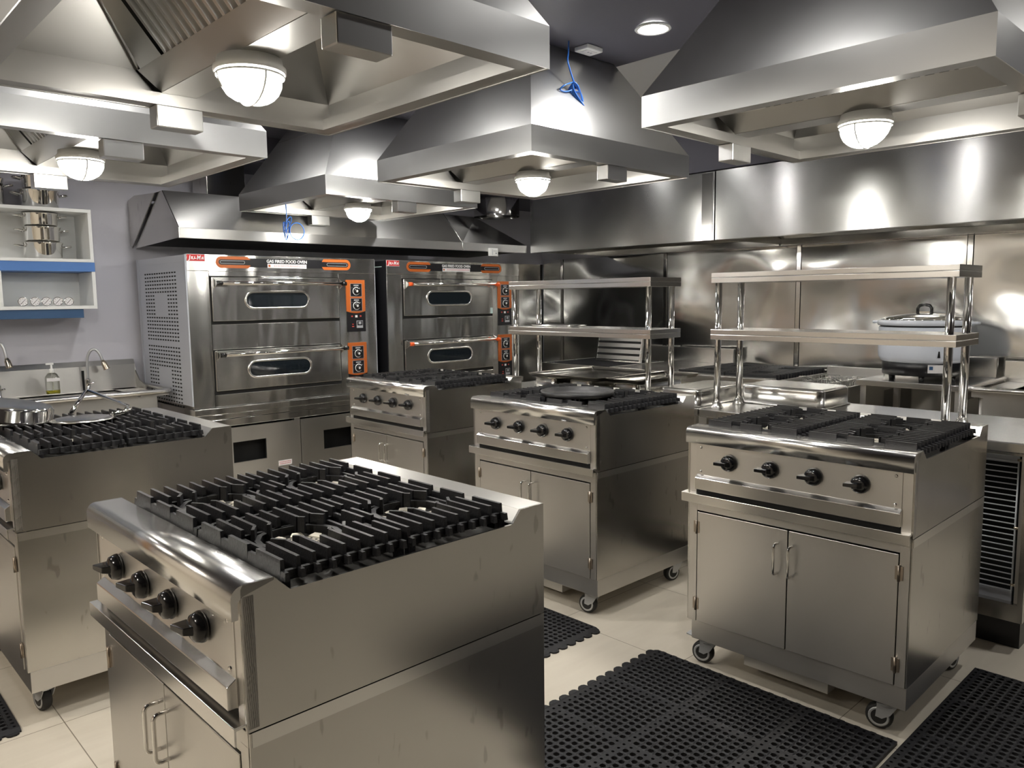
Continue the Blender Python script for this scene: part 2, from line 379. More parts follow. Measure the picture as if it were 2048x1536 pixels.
# ------------------------------------------------------------------ island hoods
ZL = 1.992
def make_hood(hx, hy, parts_for=None):
    t = empty('island_hood')
    lip, H, ins = .1045, ZC - ZL - .002, .258
    def ring(ax, ay, z): return [(-ax, -ay, z), (ax, -ay, z), (ax, ay, z), (-ax, ay, z)]
    c = MB().mat('steel_hood')
    c.loft([ring(hx, hy, 0), ring(hx, hy, lip), ring(hx - ins, hy - ins, H)], False, False, False)
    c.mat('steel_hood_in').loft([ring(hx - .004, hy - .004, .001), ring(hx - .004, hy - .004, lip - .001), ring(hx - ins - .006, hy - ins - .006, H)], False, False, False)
    c.loft([ring(hx, hy, 0), ring(hx - .004, hy - .004, .001)], False, False, False)
    c.build('canopy', t)
    g = MB().mat('steel_hood_in')
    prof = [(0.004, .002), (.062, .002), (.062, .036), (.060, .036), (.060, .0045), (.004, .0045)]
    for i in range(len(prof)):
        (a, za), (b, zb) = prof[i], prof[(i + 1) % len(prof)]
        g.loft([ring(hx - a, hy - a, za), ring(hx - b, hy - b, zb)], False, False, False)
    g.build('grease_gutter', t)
    # V-shaped filter bank: closed apron above the trough, ribbed filters above it
    ybot = hy - .066
    def yl(z): return hy - .012 - ins * max(0, z - lip) / (H - lip)
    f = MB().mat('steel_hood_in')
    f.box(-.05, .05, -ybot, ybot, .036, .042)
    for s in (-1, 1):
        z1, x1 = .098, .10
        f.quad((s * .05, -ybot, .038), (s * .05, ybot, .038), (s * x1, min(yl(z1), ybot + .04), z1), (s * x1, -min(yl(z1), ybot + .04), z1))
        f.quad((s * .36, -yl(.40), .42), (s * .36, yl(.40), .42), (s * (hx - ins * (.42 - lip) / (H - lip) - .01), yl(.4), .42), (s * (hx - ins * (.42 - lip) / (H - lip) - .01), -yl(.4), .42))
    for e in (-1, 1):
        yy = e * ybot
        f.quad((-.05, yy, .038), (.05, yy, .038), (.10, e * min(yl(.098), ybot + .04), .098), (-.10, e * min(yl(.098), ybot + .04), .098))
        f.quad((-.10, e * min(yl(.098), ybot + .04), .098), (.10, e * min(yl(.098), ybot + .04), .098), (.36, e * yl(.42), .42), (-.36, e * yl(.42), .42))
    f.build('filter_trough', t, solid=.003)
    for s in (-1, 1):
        b = MB()
        P0 = Vector((s * .10, 0, .098)); P1 = Vector((s * .355, 0, .42)); D = P1 - P0; n = Vector((s * D.z, 0, -abs(D.x))).normalized()
        if n.z > 0: n = -n
        ya, yb = yl(.098) - .04, yl(.42) - .02
        b.mat('near_black').quad(tuple(P0 - n * .03 + Vector((0, -ya, 0))), tuple(P0 - n * .03 + Vector((0, ya, 0))), tuple(P1 - n * .03 + Vector((0, yb, 0))), tuple(P1 - n * .03 + Vector((0, -yb, 0))))
        b.mat('steel_hood')
        k = 15; w = 2 * yb / k
        for i in range(k):
            y0 = -yb + w * (i + .18); y1 = y0 + w * .6
            q = [P0 + n * 0, P1 + n * 0]
            pr = [(y0, 0), (y0, -.022), (y0 + .008, -.0), (y1 - .008, 0), (y1, -.022)]
            A = [b.v(P0 + n * h + Vector((0, yy, 0))) for yy, h in ((y0, -.02), (y0 + .006, 0), (y1 - .006, 0), (y1, -.02))]
            B = [b.v(P1 + n * h + Vector((0, yy, 0))) for yy, h in ((y0, -.02), (y0 + .006, 0), (y1 - .006, 0), (y1, -.02))]
            for j in range(3): b.face([A[j], A[j + 1], B[j + 1], B[j]])
        # frame ends
        for e in (-1, 1):
            b.quad(tuple(P0 + n * .003 + Vector((0, e * ya, 0))), tuple(P1 + n * .003 + Vector((0, e * yl(.42), 0))), tuple(P1 + n * .003 + Vector((0, e * (yb - .0), 0))), tuple(P0 + n * .003 + Vector((0, e * (yb - .0), 0))))
        b.build('baffle_filter', t)
    for e in (-1, 1):
        MB().mat('steel_hood').box(-.068, .068, e * (hy - .006) - (.062 if e > 0 else 0), e * (hy - .006) + (.062 if e < 0 else 0), -.062, .001).build('grease_cup', t, .003)
    return t
def make_lamp():
    t = empty('bulkhead_light')
    MB().mat('white_plastic').lathe([(.03, .022), (.080, .022), (.083, .006), (.090, .0), (.090, -.012), (.082, -.014), (.079, -.01)], seg=32).build('lamp_base', t)
    MB().mat('lamp_dome').lathe([(.078, -.010), (.077, -.024), (.071, -.048), (.060, -.066), (.042, -.078), (.02, -.083), (.001, -.084)], seg=24, cap0=False).build('lamp_dome', t)
    g = MB().mat('white_plastic')
    g.tube([(.083 * math.cos(2 * PI * i / 24), .083 * math.sin(2 * PI * i / 24), -.020) for i in range(24)], .0036, 6, closed=True)
    for a in (0, PI / 2):
        arc = []
        for i in range(13):
            th = PI * i / 12; r = .086 * math.cos(th); arc.append((r * math.cos(a), r * math.sin(a), -.020 - .071 * math.sin(th)))
        g.tube(arc, .0032, 6)
    g.build('wire_guard', t)
    return t
HOODS = [  # cx, cy, hood label, lamp label
    (.943, 1.949, 'large steel island hood nearest the camera, over the foreground range', 'lit round caged lamp under the nearest, largest hood'),
    (2.776, 2.757, 'steel island hood in the middle with a blue cable hanging before it', 'lit round caged lamp under the middle hood'),
    (2.772, 1.149, 'steel island hood at the upper right, over the empty range on the right', 'lit round caged lamp under the hood at the upper right'),
    (.975, 3.557, 'steel island hood at the left edge, over the range with pot and lid', 'lit round caged lamp under the hood at the left edge'),
    (2.795, 4.352, 'steel island hood farthest back, in front of the oven hood', 'lit round caged lamp under the farthest island hood')]
h0 = make_hood(.545, .535); l0 = make_lamp()
for i, (x, yy, lb, ll) in enumerate(HOODS):
    h = h0 if i == 0 else copy_tree(h0)
    h.location = (x, yy, ZL); tag(h, lb, 'range hood', 'island hoods over the ranges')
    l = l0 if i == 0 else copy_tree(l0)
    l.location = (x, yy, ZL + .0135); tag(l, ll, 'lamp', 'caged lamps under the hoods')

# ------------------------------------------------------------------ oven hood on the back wall
oh = thing('oven_hood', 'long sloped steel canopy hood above the two deck ovens', 'range hood')
yl_, yt_ = 4.827, 5.065
c = MB().mat('oven_hood_steel')
c.strip([(yl_ + .03, 1.805), (yl_, 1.805), (yl_, 1.865)], 'x', 1.84, 4.78)
c.strip([(yl_, 1.865), (yt_, 2.107), (5.62, 2.107)], 'x', 1.84, 4.06)
c.build('canopy', oh, solid=.003)
s = MB().mat('steel_side')
s.prism([(yl_, 1.805), (yl_, 1.865), (yt_, 2.107), (5.13, 2.095), (5.60, 1.78)], 'x', 1.835, 1.839).build('side_cheek', oh)
c = MB().mat('oven_hood_steel')      # corner section with a shallower, set-back face and a hip seam
c.quad((4.06, yl_, 1.865), (4.78, yl_ + .005, 1.865), (4.78, 5.5, 2.16), (4.06, yt_, 2.107))
c.build('corner_face', oh, solid=.003)
MB().mat('steel_bright').tube([(4.06, yl_ - .003, 1.865), (4.06, yt_, 2.109)], .004, 6).tube([(4.06, yl_ - .003, 1.807), (4.06, yl_ - .003, 1.865)], .004, 6).build('hip_seam', oh)
MB().mat('steel_side').prism([(5.15, 2.1), (5.52, 2.12), (5.645, 2.1), (5.655, 1.80), (5.62, 1.785)], 'x', 1.82, 1.826).build('filler_sheet', oh)
MB().mat('near_black').quad((1.842, yl_ + .03, 1.815), (4.78, yl_ + .03, 1.815), (4.78, 5.62, 1.80), (1.842, 5.62, 1.80)).build('dark_underside', oh)  # near-black sheet painting in the shade inside the oven hood
MB().mat('polished').lathe([(.2, 0), (.2, .15), (.195, .15), (.195, .0)], (4.72, 5.14, 2.13), 32, cap0=False, cap1=False).build('duct_collar', oh)
MB().mat('steel_side').box(2.185, 2.452, 5.22, 5.46, 2.109, 2.358).build('exhaust_duct', oh, .003)
sw = thing('switch_box', 'small white switch box on the corner end of the oven hood', 'switch', (4.372, 4.8, 1.795))
MB().mat('white_plastic').box(-.045, .045, -.005, .022, -.03, .036).build('housing', sw, .004)
MB().mat('grey_ink').box(-.022, -.018, -.0065, -.005, -.02, .024).box(.012, .03, -.0065, -.005, -.012, .0).box(-.01, .03, -.0065, -.005, .01, .014).build('rocker', sw)

# ------------------------------------------------------------------ wall hoods on the cooking wall
def wall_hood(y0, y1, label):
    t = thing('wall_hood', label, 'range hood', (4.8, y0, 0), 0, 'long wall hoods')
    n = y1 - y0
    c = MB().mat('wall_hood_steel')
    c.strip([(.07, 1.83), (.07, 1.806), (0, 1.806), (0, 2.27), (1.01, 2.27)], 'y', 0, n).build('canopy', t, solid=.003)
    MB().mat('polished').box(-.001, .052, -.0, .004, 1.806, 2.27).box(0, 1.01, n - .003, n, 1.81, 2.27).box(0, 1.01, 0, .003, 1.81, 2.27).build('end_plate', t)
    MB().mat('polished').strip([(1.012, 2.0), (1.012, 1.803), (.93, 1.803), (.93, 1.85)], 'y', .004, n - .004).build('grease_gutter', t, solid=.003)
    MB().mat('polished').strip([(.072, 1.832), (.2, 1.97), (.62, 1.97), (.93, 1.852)], 'y', .01, n - .01).build('filter_cover', t, solid=.003)
    MB().mat('polished').box(-.004, -.0017, .012, .10, 1.81, 2.265).build('end_strip', t, .001)
    for v in (n * .27, n * .73):  # unseen lamps added inside the hood to brighten the wall sheets
        l = thing('added_hood_light', 'unseen shallow lamp added up inside the wall hoods, hidden by their front lip', 'lamp', (5.25, y0 + v, 1.966), 0, 'added lamps inside the wall hoods')
        MB().mat('white_plastic').box(-.05, .05, -.16, .16, -.02, .002).build('lamp_base', l, .004)
        MB().mat('added_hood_lamp').box(-.042, .042, -.15, .15, -.034, -.0205).build('lamp_dome', l, .004)
    return t
wall_hood(3.002, 4.80, 'brushed steel wall hood running to the far corner beside the oven hood')
wall_hood(-.2, 2.992, 'longer brushed steel wall hood above the rice cooker on the right')

# ------------------------------------------------------------------ gas ranges
W, D, HT, ZT, ZS, ZB, OV, OL, ZLG = .80, .7416, .9336, .8748, .6674, .108, .0218, .0266, .6657
def make_grate(name, parent, u0, v0, gw=.386, gd=.278):
    """cast-iron pan support: nine rows of upright bars, cut away round the burner"""
    b = MB().mat('iron')
    zt, zb = HT + .016, HT - .020
    cu = u0 + gw / 2
    def bar(ua, ub, v, za=zt, zl=zb, th=.0052):
        tw = th * .7
        A = [(ua, v - th, zl), (ua, v + th, zl), (ua + .001, v + tw, za), (ua + .001, v - tw, za)]
        Bq = [(ub, v - th, zl), (ub, v + th, zl), (ub - .001, v + tw, za), (ub - .001, v - tw, za)]
        VA = [b.v(q) for q in A]; VB = [b.v(q) for q in Bq]
        for i in range(4): b.face([VA[i], VA[(i + 1) % 4], VB[(i + 1) % 4], VB[i]])
        b.face(VA[::-1]); b.face(VB)
    def slant(u, v, u2, v2, th=.005):
        d = Vector((u2 - u, v2 - v, 0)).normalized(); nrm = Vector((-d.y, d.x, 0)) * th
        a, c = Vector((u, v, 0)), Vector((u2, v2, 0))
        A = [b.v(tuple(p + Vector((0, 0, z)))) for p, z in ((a - nrm, zb), (a + nrm, zb), (a + nrm * .7, zt), (a - nrm * .7, zt))]
        C = [b.v(tuple(p + Vector((0, 0, z)))) for p, z in ((c - nrm, zb), (c + nrm, zb), (c + nrm * .7, zt), (c - nrm * .7, zt))]
        for i in range(4): b.face([A[i], A[(i + 1) % 4], C[(i + 1) % 4], C[i]])
        b.face(A[::-1]); b.face(C)
    p = gd / 8.6; vm = v0 + gd / 2
    tab = .018
    rows = {0: [(0, .115), (.15, .236), (.271, gw)], 1: [(0, .14), (.246, gw)], 2: [(0, .125), (.261, gw)], 3: [(0, .128), (.258, gw)], 4: [(0, .105), (.281, gw)]}
    for j in range(-4, 5):
        v = vm + j * p; k = 4 - abs(j)
        for a, c in rows[k]:
            a2 = a + (tab if a == 0 else 0); c2 = c - (tab if c == gw else 0)
            bar(u0 + a2, u0 + c2, v)
        bar(u0, u0 + tab, v, zt - .02); bar(u0 + gw - tab, u0 + gw, v, zt - .02)
        if k == 0:
            bar(u0 + .115, u0 + .15, v, zt - .013); bar(u0 + .236, u0 + .271, v, zt - .013)
        if k == 1:
            bar(u0 + .14, u0 + .246, v, zt - .018)
    for sgn in (-1, 1):                      # bent finger tips that close round the burner
        for sv in (-1, 1):
            slant(cu + sgn * .0675, vm + sv * 2 * p, cu + sgn * .040, vm + sv * 2.55 * p)
            slant(cu + sgn * .064, vm + sv * p, cu + sgn * .052, vm + sv * 1.3 * p)
    zr = HT - .006                           # low cross ribs tying the bars together
    for uu in (.022, .108, .278, gw - .022):
        b.box(u0 + uu - .005, u0 + uu + .005, vm - 4 * p - .004, vm + 4 * p + .004, zb - .004, zr)
    n = 16
    for i in range(n):
        a0, a1 = 2 * PI * i / n, 2 * PI * (i + 1) / n
        q = []
        for r, z in ((.078, zb - .004), (.090, zb - .004), (.090, zb + .014), (.078, zb + .014)): q.append((r, z))
        A = [b.v((cu + r * math.cos(a0), vm + r * math.sin(a0), z)) for r, z in q]; C = [b.v((cu + r * math.cos(a1), vm + r * math.sin(a1), z)) for r, z in q]
        for k in range(4): b.face([A[k], A[(k + 1) % 4], C[(k + 1) % 4], C[k]])
    for su in (.02, gw - .02):               # feet
        for sv in (-3.9, 3.9): b.box(u0 + su - .008, u0 + su + .008, vm + sv * p - .008, vm + sv * p + .008, HT - .047, zb)
    o = b.build(name, parent)
    # burner
    r = MB().mat('burner_bowl').lathe([(.07, -.052), (.074, -.046), (.05, -.03), (.05, -.052)], (cu, vm, HT), 20, cap0=False, cap1=False)
    r.mat('burner').lathe([(.022, -.05), (.022, -.028), (.030, -.022), (.046, -.022), (.050, -.028), (.050, -.05)], (cu, vm, HT), 20, cap0=False, cap1=False)
    for i in range(8):
        a = 2 * PI * (i + .5) / 8; ca, sa = math.cos(a), math.sin(a)
        A = []
        for rr, w, z in ((.048, .015, -.031), (.048, .015, -.021), (.062, .009, -.017), (.062, .009, -.027)):
            A.append(((cu + rr * ca - w * sa, vm + rr * sa + w * ca, HT + z), (cu + rr * ca + w * sa, vm + rr * sa - w * ca, HT + z)))
        for k in range(4):
            k2 = (k + 1) % 4; r.quad(A[k][0], A[k][1], A[k2][1], A[k2][0])
        r.quad(*[q[0] for q in A]); r.quad(*[q[1] for q in A])
    r.mat('gap')
    for i in range(16):
        a = 2 * PI * i / 16; r.box(cu + .0385 * math.cos(a) - .0022, cu + .0385 * math.cos(a) + .0022, vm + .0385 * math.sin(a) - .0022, vm + .0385 * math.sin(a) + .0022, HT - .023, HT - .0214)
    r.build('burner', parent)
    return o
def make_knob(parent, u, z, tilt=0):
    b = MB().mat('black_plastic')
    b.lathe([(.026, .0), (.0305, -.005), (.030, -.010), (.028, -.015), (.0255, -.022), (.019, -.026), (.001, -.028)], (u, -.004, z), 28, 'y', cap0=False)
    # pointer grip standing proud and pointing left
    A = []
    for (du, dz, dy) in ((-.035, .008, -.019), (-.035, -.008, -.019), (.018, -.010, -.018), (.018, .010, -.018)): A.append((u + du, -.004 + dy, z + dz))
    Bq = []
    for (du, dz, dy) in ((-.038, .0055, -.049), (-.038, -.0055, -.049), (.005, -.007, -.042), (.005, .007, -.042)): Bq.append((u + du, -.004 + dy, z + dz))
    b.loft([A, Bq], True, True, False)
    return b.build('control_knob', parent, .0015)
def make_caster(parent, u, v, rz, brake):
    t = MB().mat('zinc')
    t.box(u - .035, u + .035, v - .035, v + .035, ZB - .006, ZB)
    t.lathe([(.02, 0), (.02, -.012), (.028, -.02)], (u, v, ZB - .004), 16)
    c, s = math.cos(rz), math.sin(rz)
    def R(a, w, z): return (u + a * c - w * s, v + a * s + w * c, z)
    for w in (-.02, .02):
        q = [(-.028, ZB - .02), (.032, ZB - .02), (.012, ZB - .052), (-.012, .040), (-.032, .044)]
        A = [t.v(R(a, w - .0015, z)) for a, z in q]; Bq = [t.v(R(a, w + .0015, z)) for a, z in q]
        for i in range(5): t.face([A[i], A[(i + 1) % 5], Bq[(i + 1) % 5], Bq[i]])
        t.face(A[::-1]); t.face(Bq)
    q = [R(-.03, -.022, ZB - .02), R(.032, -.022, ZB - .02), R(.032, .022, ZB - .02), R(-.03, .022, ZB - .02)]
    t.loft([q, [(x, y, z + .003) for x, y, z in q]], smooth=False)
    o = t.build('caster', parent)
    wv = MB()
    def disc(prof, key):
        wv.mat(key); rings = []
        for r, w in prof: rings.append([R(-.022 + r * math.cos(2 * PI * i / 24), w, .0425 + r * math.sin(2 * PI * i / 24)) for i in range(24)])
        wv.loft(rings)
    disc([(.033, -.0165), (.0395, -.015), (.0425, -.008), (.0425, .008), (.0395, .015), (.033, .0165)], 'tyre')
    disc([(.0015, -.015), (.022, -.015), (.028, -.0185), (.034, -.016)], 'zinc'); disc([(.034, .016), (.028, .0185), (.022, .015), (.0015, .015)], 'zinc')
    wv.build('wheel', o)
    if brake:
        k = MB().mat('zinc'); q = [R(-.03, -.018, ZB - .014), R(-.03, .018, ZB - .014), R(-.085, .018, ZB - .005), R(-.085, -.018, ZB - .005)]
        k.loft([q, [(x, y, z + .004) for x, y, z in q]], smooth=False); k.build('brake_pedal', o)
    return o
def bent_handle(u, v, z0, z1, out=.03, r=.0038):
    pts = [(u, v, z1)]
    for i in range(5):
        a = PI / 2 * i / 4; pts.append((u, v - out + .012 - .012 * math.sin(a), z1 - .012 + .012 * math.cos(a)))
    for i in range(5):
        a = PI / 2 * i / 4; pts.append((u, v - out + .012 - .012 * math.cos(a), z0 + .012 - .012 * math.sin(a)))
    pts.append((u, v, z0)); return pts
def make_range():
    t = empty('gas_range')
    # cook-top body: side sheets, back, shelf, drip deck
    zl = HT - .03
    b = MB().mat('steel_side')
    side = [(-.004, ZS), (D, ZS), (D, HT), (.667, HT), (.640, zl), (.088, zl), (.058, HT), (.0, HT), (-.004, HT - .008)]
    b.prism(side, 'x', 0, .006); b.prism(side, 'x', W - .006, W)
    b.mat('steel').box(.006, W - .006, .667, D, HT - .006, HT).box(.006, W - .006, D - .006, D, ZS, HT - .006)
    b.quad((.006, .667, HT - .0005), (W - .006, .667, HT - .0005), (W - .006, .642, zl), (.006, .642, zl))
    b.quad((.006, .058, HT - .0005), (W - .006, .058, HT - .0005), (W - .006, .088, zl), (.006, .088, zl))
    b.mat('drip').box(.006, W - .006, .064, .664, HT - .058, HT - .05)
    b.mat('steel_side').box(.006, W - .006, 0.05, D - .006, ZS, ZS + .01)
    b.build('cooktop_body', t)
    # rounded nosing over the controls
    r = .022
    pts = [(.058, HT), (-OV + r, HT)] + [(-OV + r - r * math.sin(PI / 2 * i / 6), HT - r + r * math.cos(PI / 2 * i / 6)) for i in range(1, 7)] + [(-OV, ZT), (-OV + .012, ZT), (-OV + .012, ZT + .03), (.0, HT - .02), (.058, HT - .005)]
    n = MB().mat('steel_bright'); n.prism(pts, 'x', 0.0, W, True)
    for f in n.bm.faces:
        if len(f.verts) > 4: f.smooth = False
    o = n.build('nosing', t)
    # control panel with its sloping sill
    c = MB().mat('panel_steel')
    c.box(.036, W - .036, -.004, .004, .70, HT - .03)
    for u0, u1 in ((.0, .036), (W - .036, W)): c.box(u0, u1, -.002, .02, ZS + .004, HT - .02)
    o = c.build('control_panel', t, .001)
    MB().mat('steel_bright').prism([(-.004, .757), (-.022, .745), (-.022, .702), (-.004, .702)], 'x', .04, W - .034).build('sill', t, .0015)
    MB().mat('gap').box(.038, W - .036, .0, .02, .683, .702).build('vent_slot', t)
    for u, z in ((.055, .858), (.055, .768), (W - .055, .858), (W - .055, .768)):
        MB().mat('chrome').lathe([(.0055, 0), (.005, -.003), (.001, -.004)], (u, -.004, z), 10, 'y', cap0=False).build('screw', t)
    for u in (.172, .331, .485, .638): make_knob(t, u, .815)
    # drip tray pull
    d = MB().mat('steel_bright')
    d.prism([(.012, .685), (-OL, .684), (-OL, ZLG - .016), (-OL + .004, ZLG - .016), (-OL + .004, .678), (.012, .680)], 'x', -.014, W - .002)
    d.build('drip_tray', t, .001)
    # cabinet
    zc = .184
    k = MB().mat('steel_side')
    k.box(0, .005, 0, D, zc, ZS - .002).box(W - .005, W, 0, D, zc, ZS - .002).box(.005, W - .005, D - .005, D, zc, ZS - .002).box(.005, W - .005, .02, D - .005, zc, zc + .006)
    k.mat('steel').box(0.0055, .040, -.0015, .03, zc, ZS - .03).box(W - .036, W - .0055, -.0015, .03, zc, ZS - .03).box(.0055, W - .0055, -.001, .03, .617, ZS - .002)
    k.mat('gap').box(.006, W - .006, .03, .034, zc + .006, .617)
    k.build('cabinet', t, .0008)
    MB().mat('steel_bright').box(W, W + .0012, .004, D - .003, .638, ZS - .002).build('seam_strip', t)
    for s, (a, e) in ((1, (.0435, .3985)), (-1, (.4025, W - .0385))):
        dr = MB().mat('steel').box(a, e, -.004, .012, zc + .001, .612).build('cabinet_door', t, .0015)
        hu = e - .035 if s == 1 else a + .014
        MB().mat('chrome').tube(bent_handle(hu, -.004, .454, .56), .0046, 10).build('door_handle', dr)
        hx = a - .003 if s == 1 else e + .003
        for hz in (.553, .255):
            h = MB().mat('copper_hinge').cyl((hx, -.0065, hz - .026), (hx, -.0065, hz + .026), .0045, 10).box(hx - .012, hx + .012, -.0055, -.003, hz - .022, hz + .022)
            h.build('hinge', dr)
    # plinth frame, low box beneath, casters
    MB().mat('steel').box(.018, W - .001, .006, D - .006, ZB, zc).build('plinth', t, .0015)
    MB().mat('steel').box(.2, .52, .08, .42, .034, ZB).build('waste_box', t, .001)
    for u, v, a, br in ((.062, .06, .15, 0), (W - .075, .06, .2, 0), (.06, D - .065, .3, 0), (W - .06, D - .065, 1.35, 0)): make_caster(t, u, v, a, u < .1 and v < .1)
    for v0 in (.080, .3625):
        for u0 in (.011, .403): make_grate('pan_support', t, u0, v0, .386, .279)
    return t
ST = [(.5426, 2.0497, .0064, 'large four-burner steel gas range nearest the camera in the foreground'),
      (.5285, 3.7315, .0066, 'steel gas range at the left edge with a tilted pot and round lid on it'),
      (2.5258, 2.9365, .0038, 'steel gas range in the centre with a round black griddle pan on it'),
      (2.4743, 1.6386, .0139, 'steel gas range on the right with empty black grates, beside two rubber mats'),
      (2.6313, 4.2623, -.0013, 'steel gas range farthest back, directly in front of the deck ovens')]
r0 = make_range()
for i, (x, yy, a, lb) in enumerate(ST):
    r = r0 if i == 0 else copy_tree(r0)
    r.location = (x, yy, 0); r.rotation_euler = (0, 0, a - PI / 2)
    tag(r, lb, 'stove', 'four-burner gas ranges under the island hoods')

# griddle pan on the centre range; pot and lid on the left one
g = MB().mat('black_pan').lathe([(.001, .004), (.165, .004), (.172, .022), (.178, .022), (.172, .0), (.001, .0)], (2.80, 2.49, HT + .0165), 48)
tag(g.build('griddle_pan'), 'round black griddle pan lying on the centre range', 'pan')
ld = thing('pot_lid', 'round flat steel lid lying behind the tipped pot on the left range', 'lid', (.885, 3.44, HT + .0175))
MB().mat('pan_steel').lathe([(.001, .010), (.09, .009), (.108, .006), (.118, .0), (.114, -.001), (.09, .005), (.001, .006)], seg=48).build('cover', ld)
hd = empty('bent_rod_stand', (0, 0, 0)); tag(hd, 'bent chrome rod stand behind the flat lid on the left range', 'rack')
MB().mat('chrome').tube([(.90, 3.66, .958), (1.03, 3.93, 1.012), (1.045, 3.93, 1.014), (1.088, 3.54, .975), (1.08, 3.50, .962), (1.0, 3.46, .958)], .0085, 10).build('rod', hd)
sp = thing('shallow_pot', 'shallow shiny steel pot tipped upside down on the left range', 'pot', (.655, 3.60, HT + .03))
sp.rotation_euler = (.10, .14, .2)
MB().mat('chrome').lathe([(.158, -.004), (.172, .0), (.160, .012), (.157, .052), (.148, .062)], seg=48, cap0=False, cap1=False).mat('pan_steel').lathe([(.148, .062), (.13, .0645), (.001, .0645)], seg=48, cap0=False).build('bowl', sp)

# ------------------------------------------------------------------ deck ovens
def make_oven(loc, caps, label, side='vent_grey'):
    t = thing('deck_oven', label, 'oven', loc, 0, 'gas deck ovens'); w = 1.332
    b = MB().mat('oven_steel').box(.0, w, .03, .84, .76, 1.70)
    b.build('carcass', t)
    b = MB().mat('oven_steel').box(0, w, -.004, .03, 1.604, 1.705).build('fascia', t, .002)
    # printed strip on the fascia
    def plate(o_name, outline, mat, y, par, cx, cz, th=.002):
        m = MB().mat(mat).prism([(cx + a, cz + c) for a, c in outline], 'y', y - th, y); return m.build(o_name, par)
    cz = 1.66; xa, xb = .178, 1.132
    strip = [(-.33, -.028), (.33, -.028), (.345, -.018), (.36, -.018), (.36, .018), (.345, .018), (.33, .028), (-.33, .028), (-.345, .018), (-.36, .018), (-.36, -.018), (-.345, -.018)]
    plate('name_strip', [(a * 1.02, c) for a, c in strip], 'black_panel', -.004, t, (xa + xb) / 2, cz)
    for s in (-1, 1):
        m = MB().mat('orange'); k = 10; cx = (xa + .036) if s < 0 else (xb - .036)
        outer = []; inner = []
        for i in range(k + 1):
            a = PI / 2 + PI * i / k
            outer.append((-s * -1 * 0 + .036 * math.cos(a), .036 * math.sin(a))); inner.append((.019 * math.cos(a), .017 * math.sin(a)))
        outer = [(.172, .036)] + outer + [(.172, -.036)]; inner = [(.188, .017)] + inner + [(.188, -.017)]
        for i in range(len(outer) - 1):
            q = [outer[i], outer[i + 1], inner[i + 1], inner[i]]
            m.prism([(cx + (a if s < 0 else -a), cz + c) for a, c in q], 'y', -.007, -.0045)
        m.mat('black_panel').prism([(cx + (a if s < 0 else -a), cz + c) for a, c in [(.19, .017)] + [(.018 * math.cos(PI / 2 + PI * i / k), .017 * math.sin(PI / 2 + PI * i / k)) for i in range(k + 1)] + [(.19, -.017)]], 'y', -.0065, -.0045)
        m.mat('grey_ink')
        loop = [(.14 + .009 * math.cos(-PI / 2 + PI * i / 6), .009 * math.sin(-PI / 2 + PI * i / 6)) for i in range(7)] + [(.009 * math.cos(PI / 2 + PI * i / 6), .009 * math.sin(PI / 2 + PI * i / 6)) for i in range(7)]
        m.tube([(cx + (a if s < 0 else -a), -.0072, cz + c) for a, c in loop], .0016, 5, closed=True)
        m.build('flame_motif', t)
    o = text_mesh('lettering', 'GAS FIRED FOOD OVEN', .027, 'white_ink', t, (.654, -.0068, 1.671), width=.285, bold=.0006)
    st = MB().mat('sticker').box(.516, .792, -.0075, -.006, 1.629, 1.656).build('notice_sticker', t)
    m = MB().mat('pink_ink')
    for zz in (1.6475, 1.6395): 
        for x in [.56 + .0125 * i for i in range(18)]: m.box(x, x + random.uniform(.006, .0105), -.0082, -.0074, zz - .0018, zz + .0022)
    m.mat('orange').box(.522, .535, -.0082, -.0074, 1.636, 1.65)
    m.build('print', st)
    bd = MB().mat('red_label').box(.004, .112, -.0065, -.004, 1.662, 1.702).mat('white_ink')
    for q in ((.003, .113, 1.6605, 1.6622), (.003, .113, 1.7018, 1.7035)): bd.box(q[0], q[1], -.0068, -.004, q[2], q[3])
    bd = bd.build('badge', t)
    text_mesh('lettering', 'J', .034, 'white_ink', bd, (.018, -.0072, 1.682), shear=.2, bold=.0008)
    text_mesh('lettering', 'IU-', .024, 'white_ink', bd, (.042, -.0072, 1.680), shear=.2, width=.034, bold=.0008)
    text_mesh('lettering', 'M', .034, 'white_ink', bd, (.073, -.0072, 1.682), shear=.2, width=.024, bold=.0008)
    text_mesh('lettering', 'AI', .024, 'white_ink', bd, (.097, -.0072, 1.680), shear=.2, width=.019, bold=.0008)
    # front columns
    MB().mat('oven_steel').box(.0, .132, -.001, .03, .762, 1.6035).build('column', t, .0015)
    MB().mat('oven_steel').box(1.036, w, -.001, .03, .762, 1.6035).build('column', t, .0015)
    # panels between
    MB().mat('oven_steel').box(.134, 1.034, .0, .03, 1.574, 1.6035).build('rail', t, .001)
    MB().mat('oven_steel').box(.136, 1.034, .0, .03, 1.120, 1.276).build('infill_panel', t, .002)
    MB().mat('oven_steel').box(.136, 1.034, .0, .03, .762, .838).build('infill_panel', t, .002)
    MB().mat('gap').box(.132, 1.036, .004, .03, .838, 1.574).build('door_recess', t)
    for z0, z1, wz, hz, drop in ((1.296, 1.568, 1.425, 1.530, 0), (.862, 1.112, .985, 1.088, .012)):
        d = MB().mat('oven_steel').box(.142, 1.026, -.012, .003, z0, z1).build('oven_door', t, .003)
        wf = MB().mat('steel_bright'); so_, si = stadium(.458, .118), stadium(.428, .092)
        n = len(so_); cx = .575
        ra = [(cx + a, -.013, wz + c) for a, c in so_]; rb = [(cx + a * .985, -.018, wz + c * .97) for a, c in so_]; rc = [(cx + a, -.018, wz + c) for a, c in si]; rd = [(cx + a, -.0135, wz + c) for a, c in si]
        wf.loft([ra, rb, rc, rd], False, False); wf.build('window_frame', d)
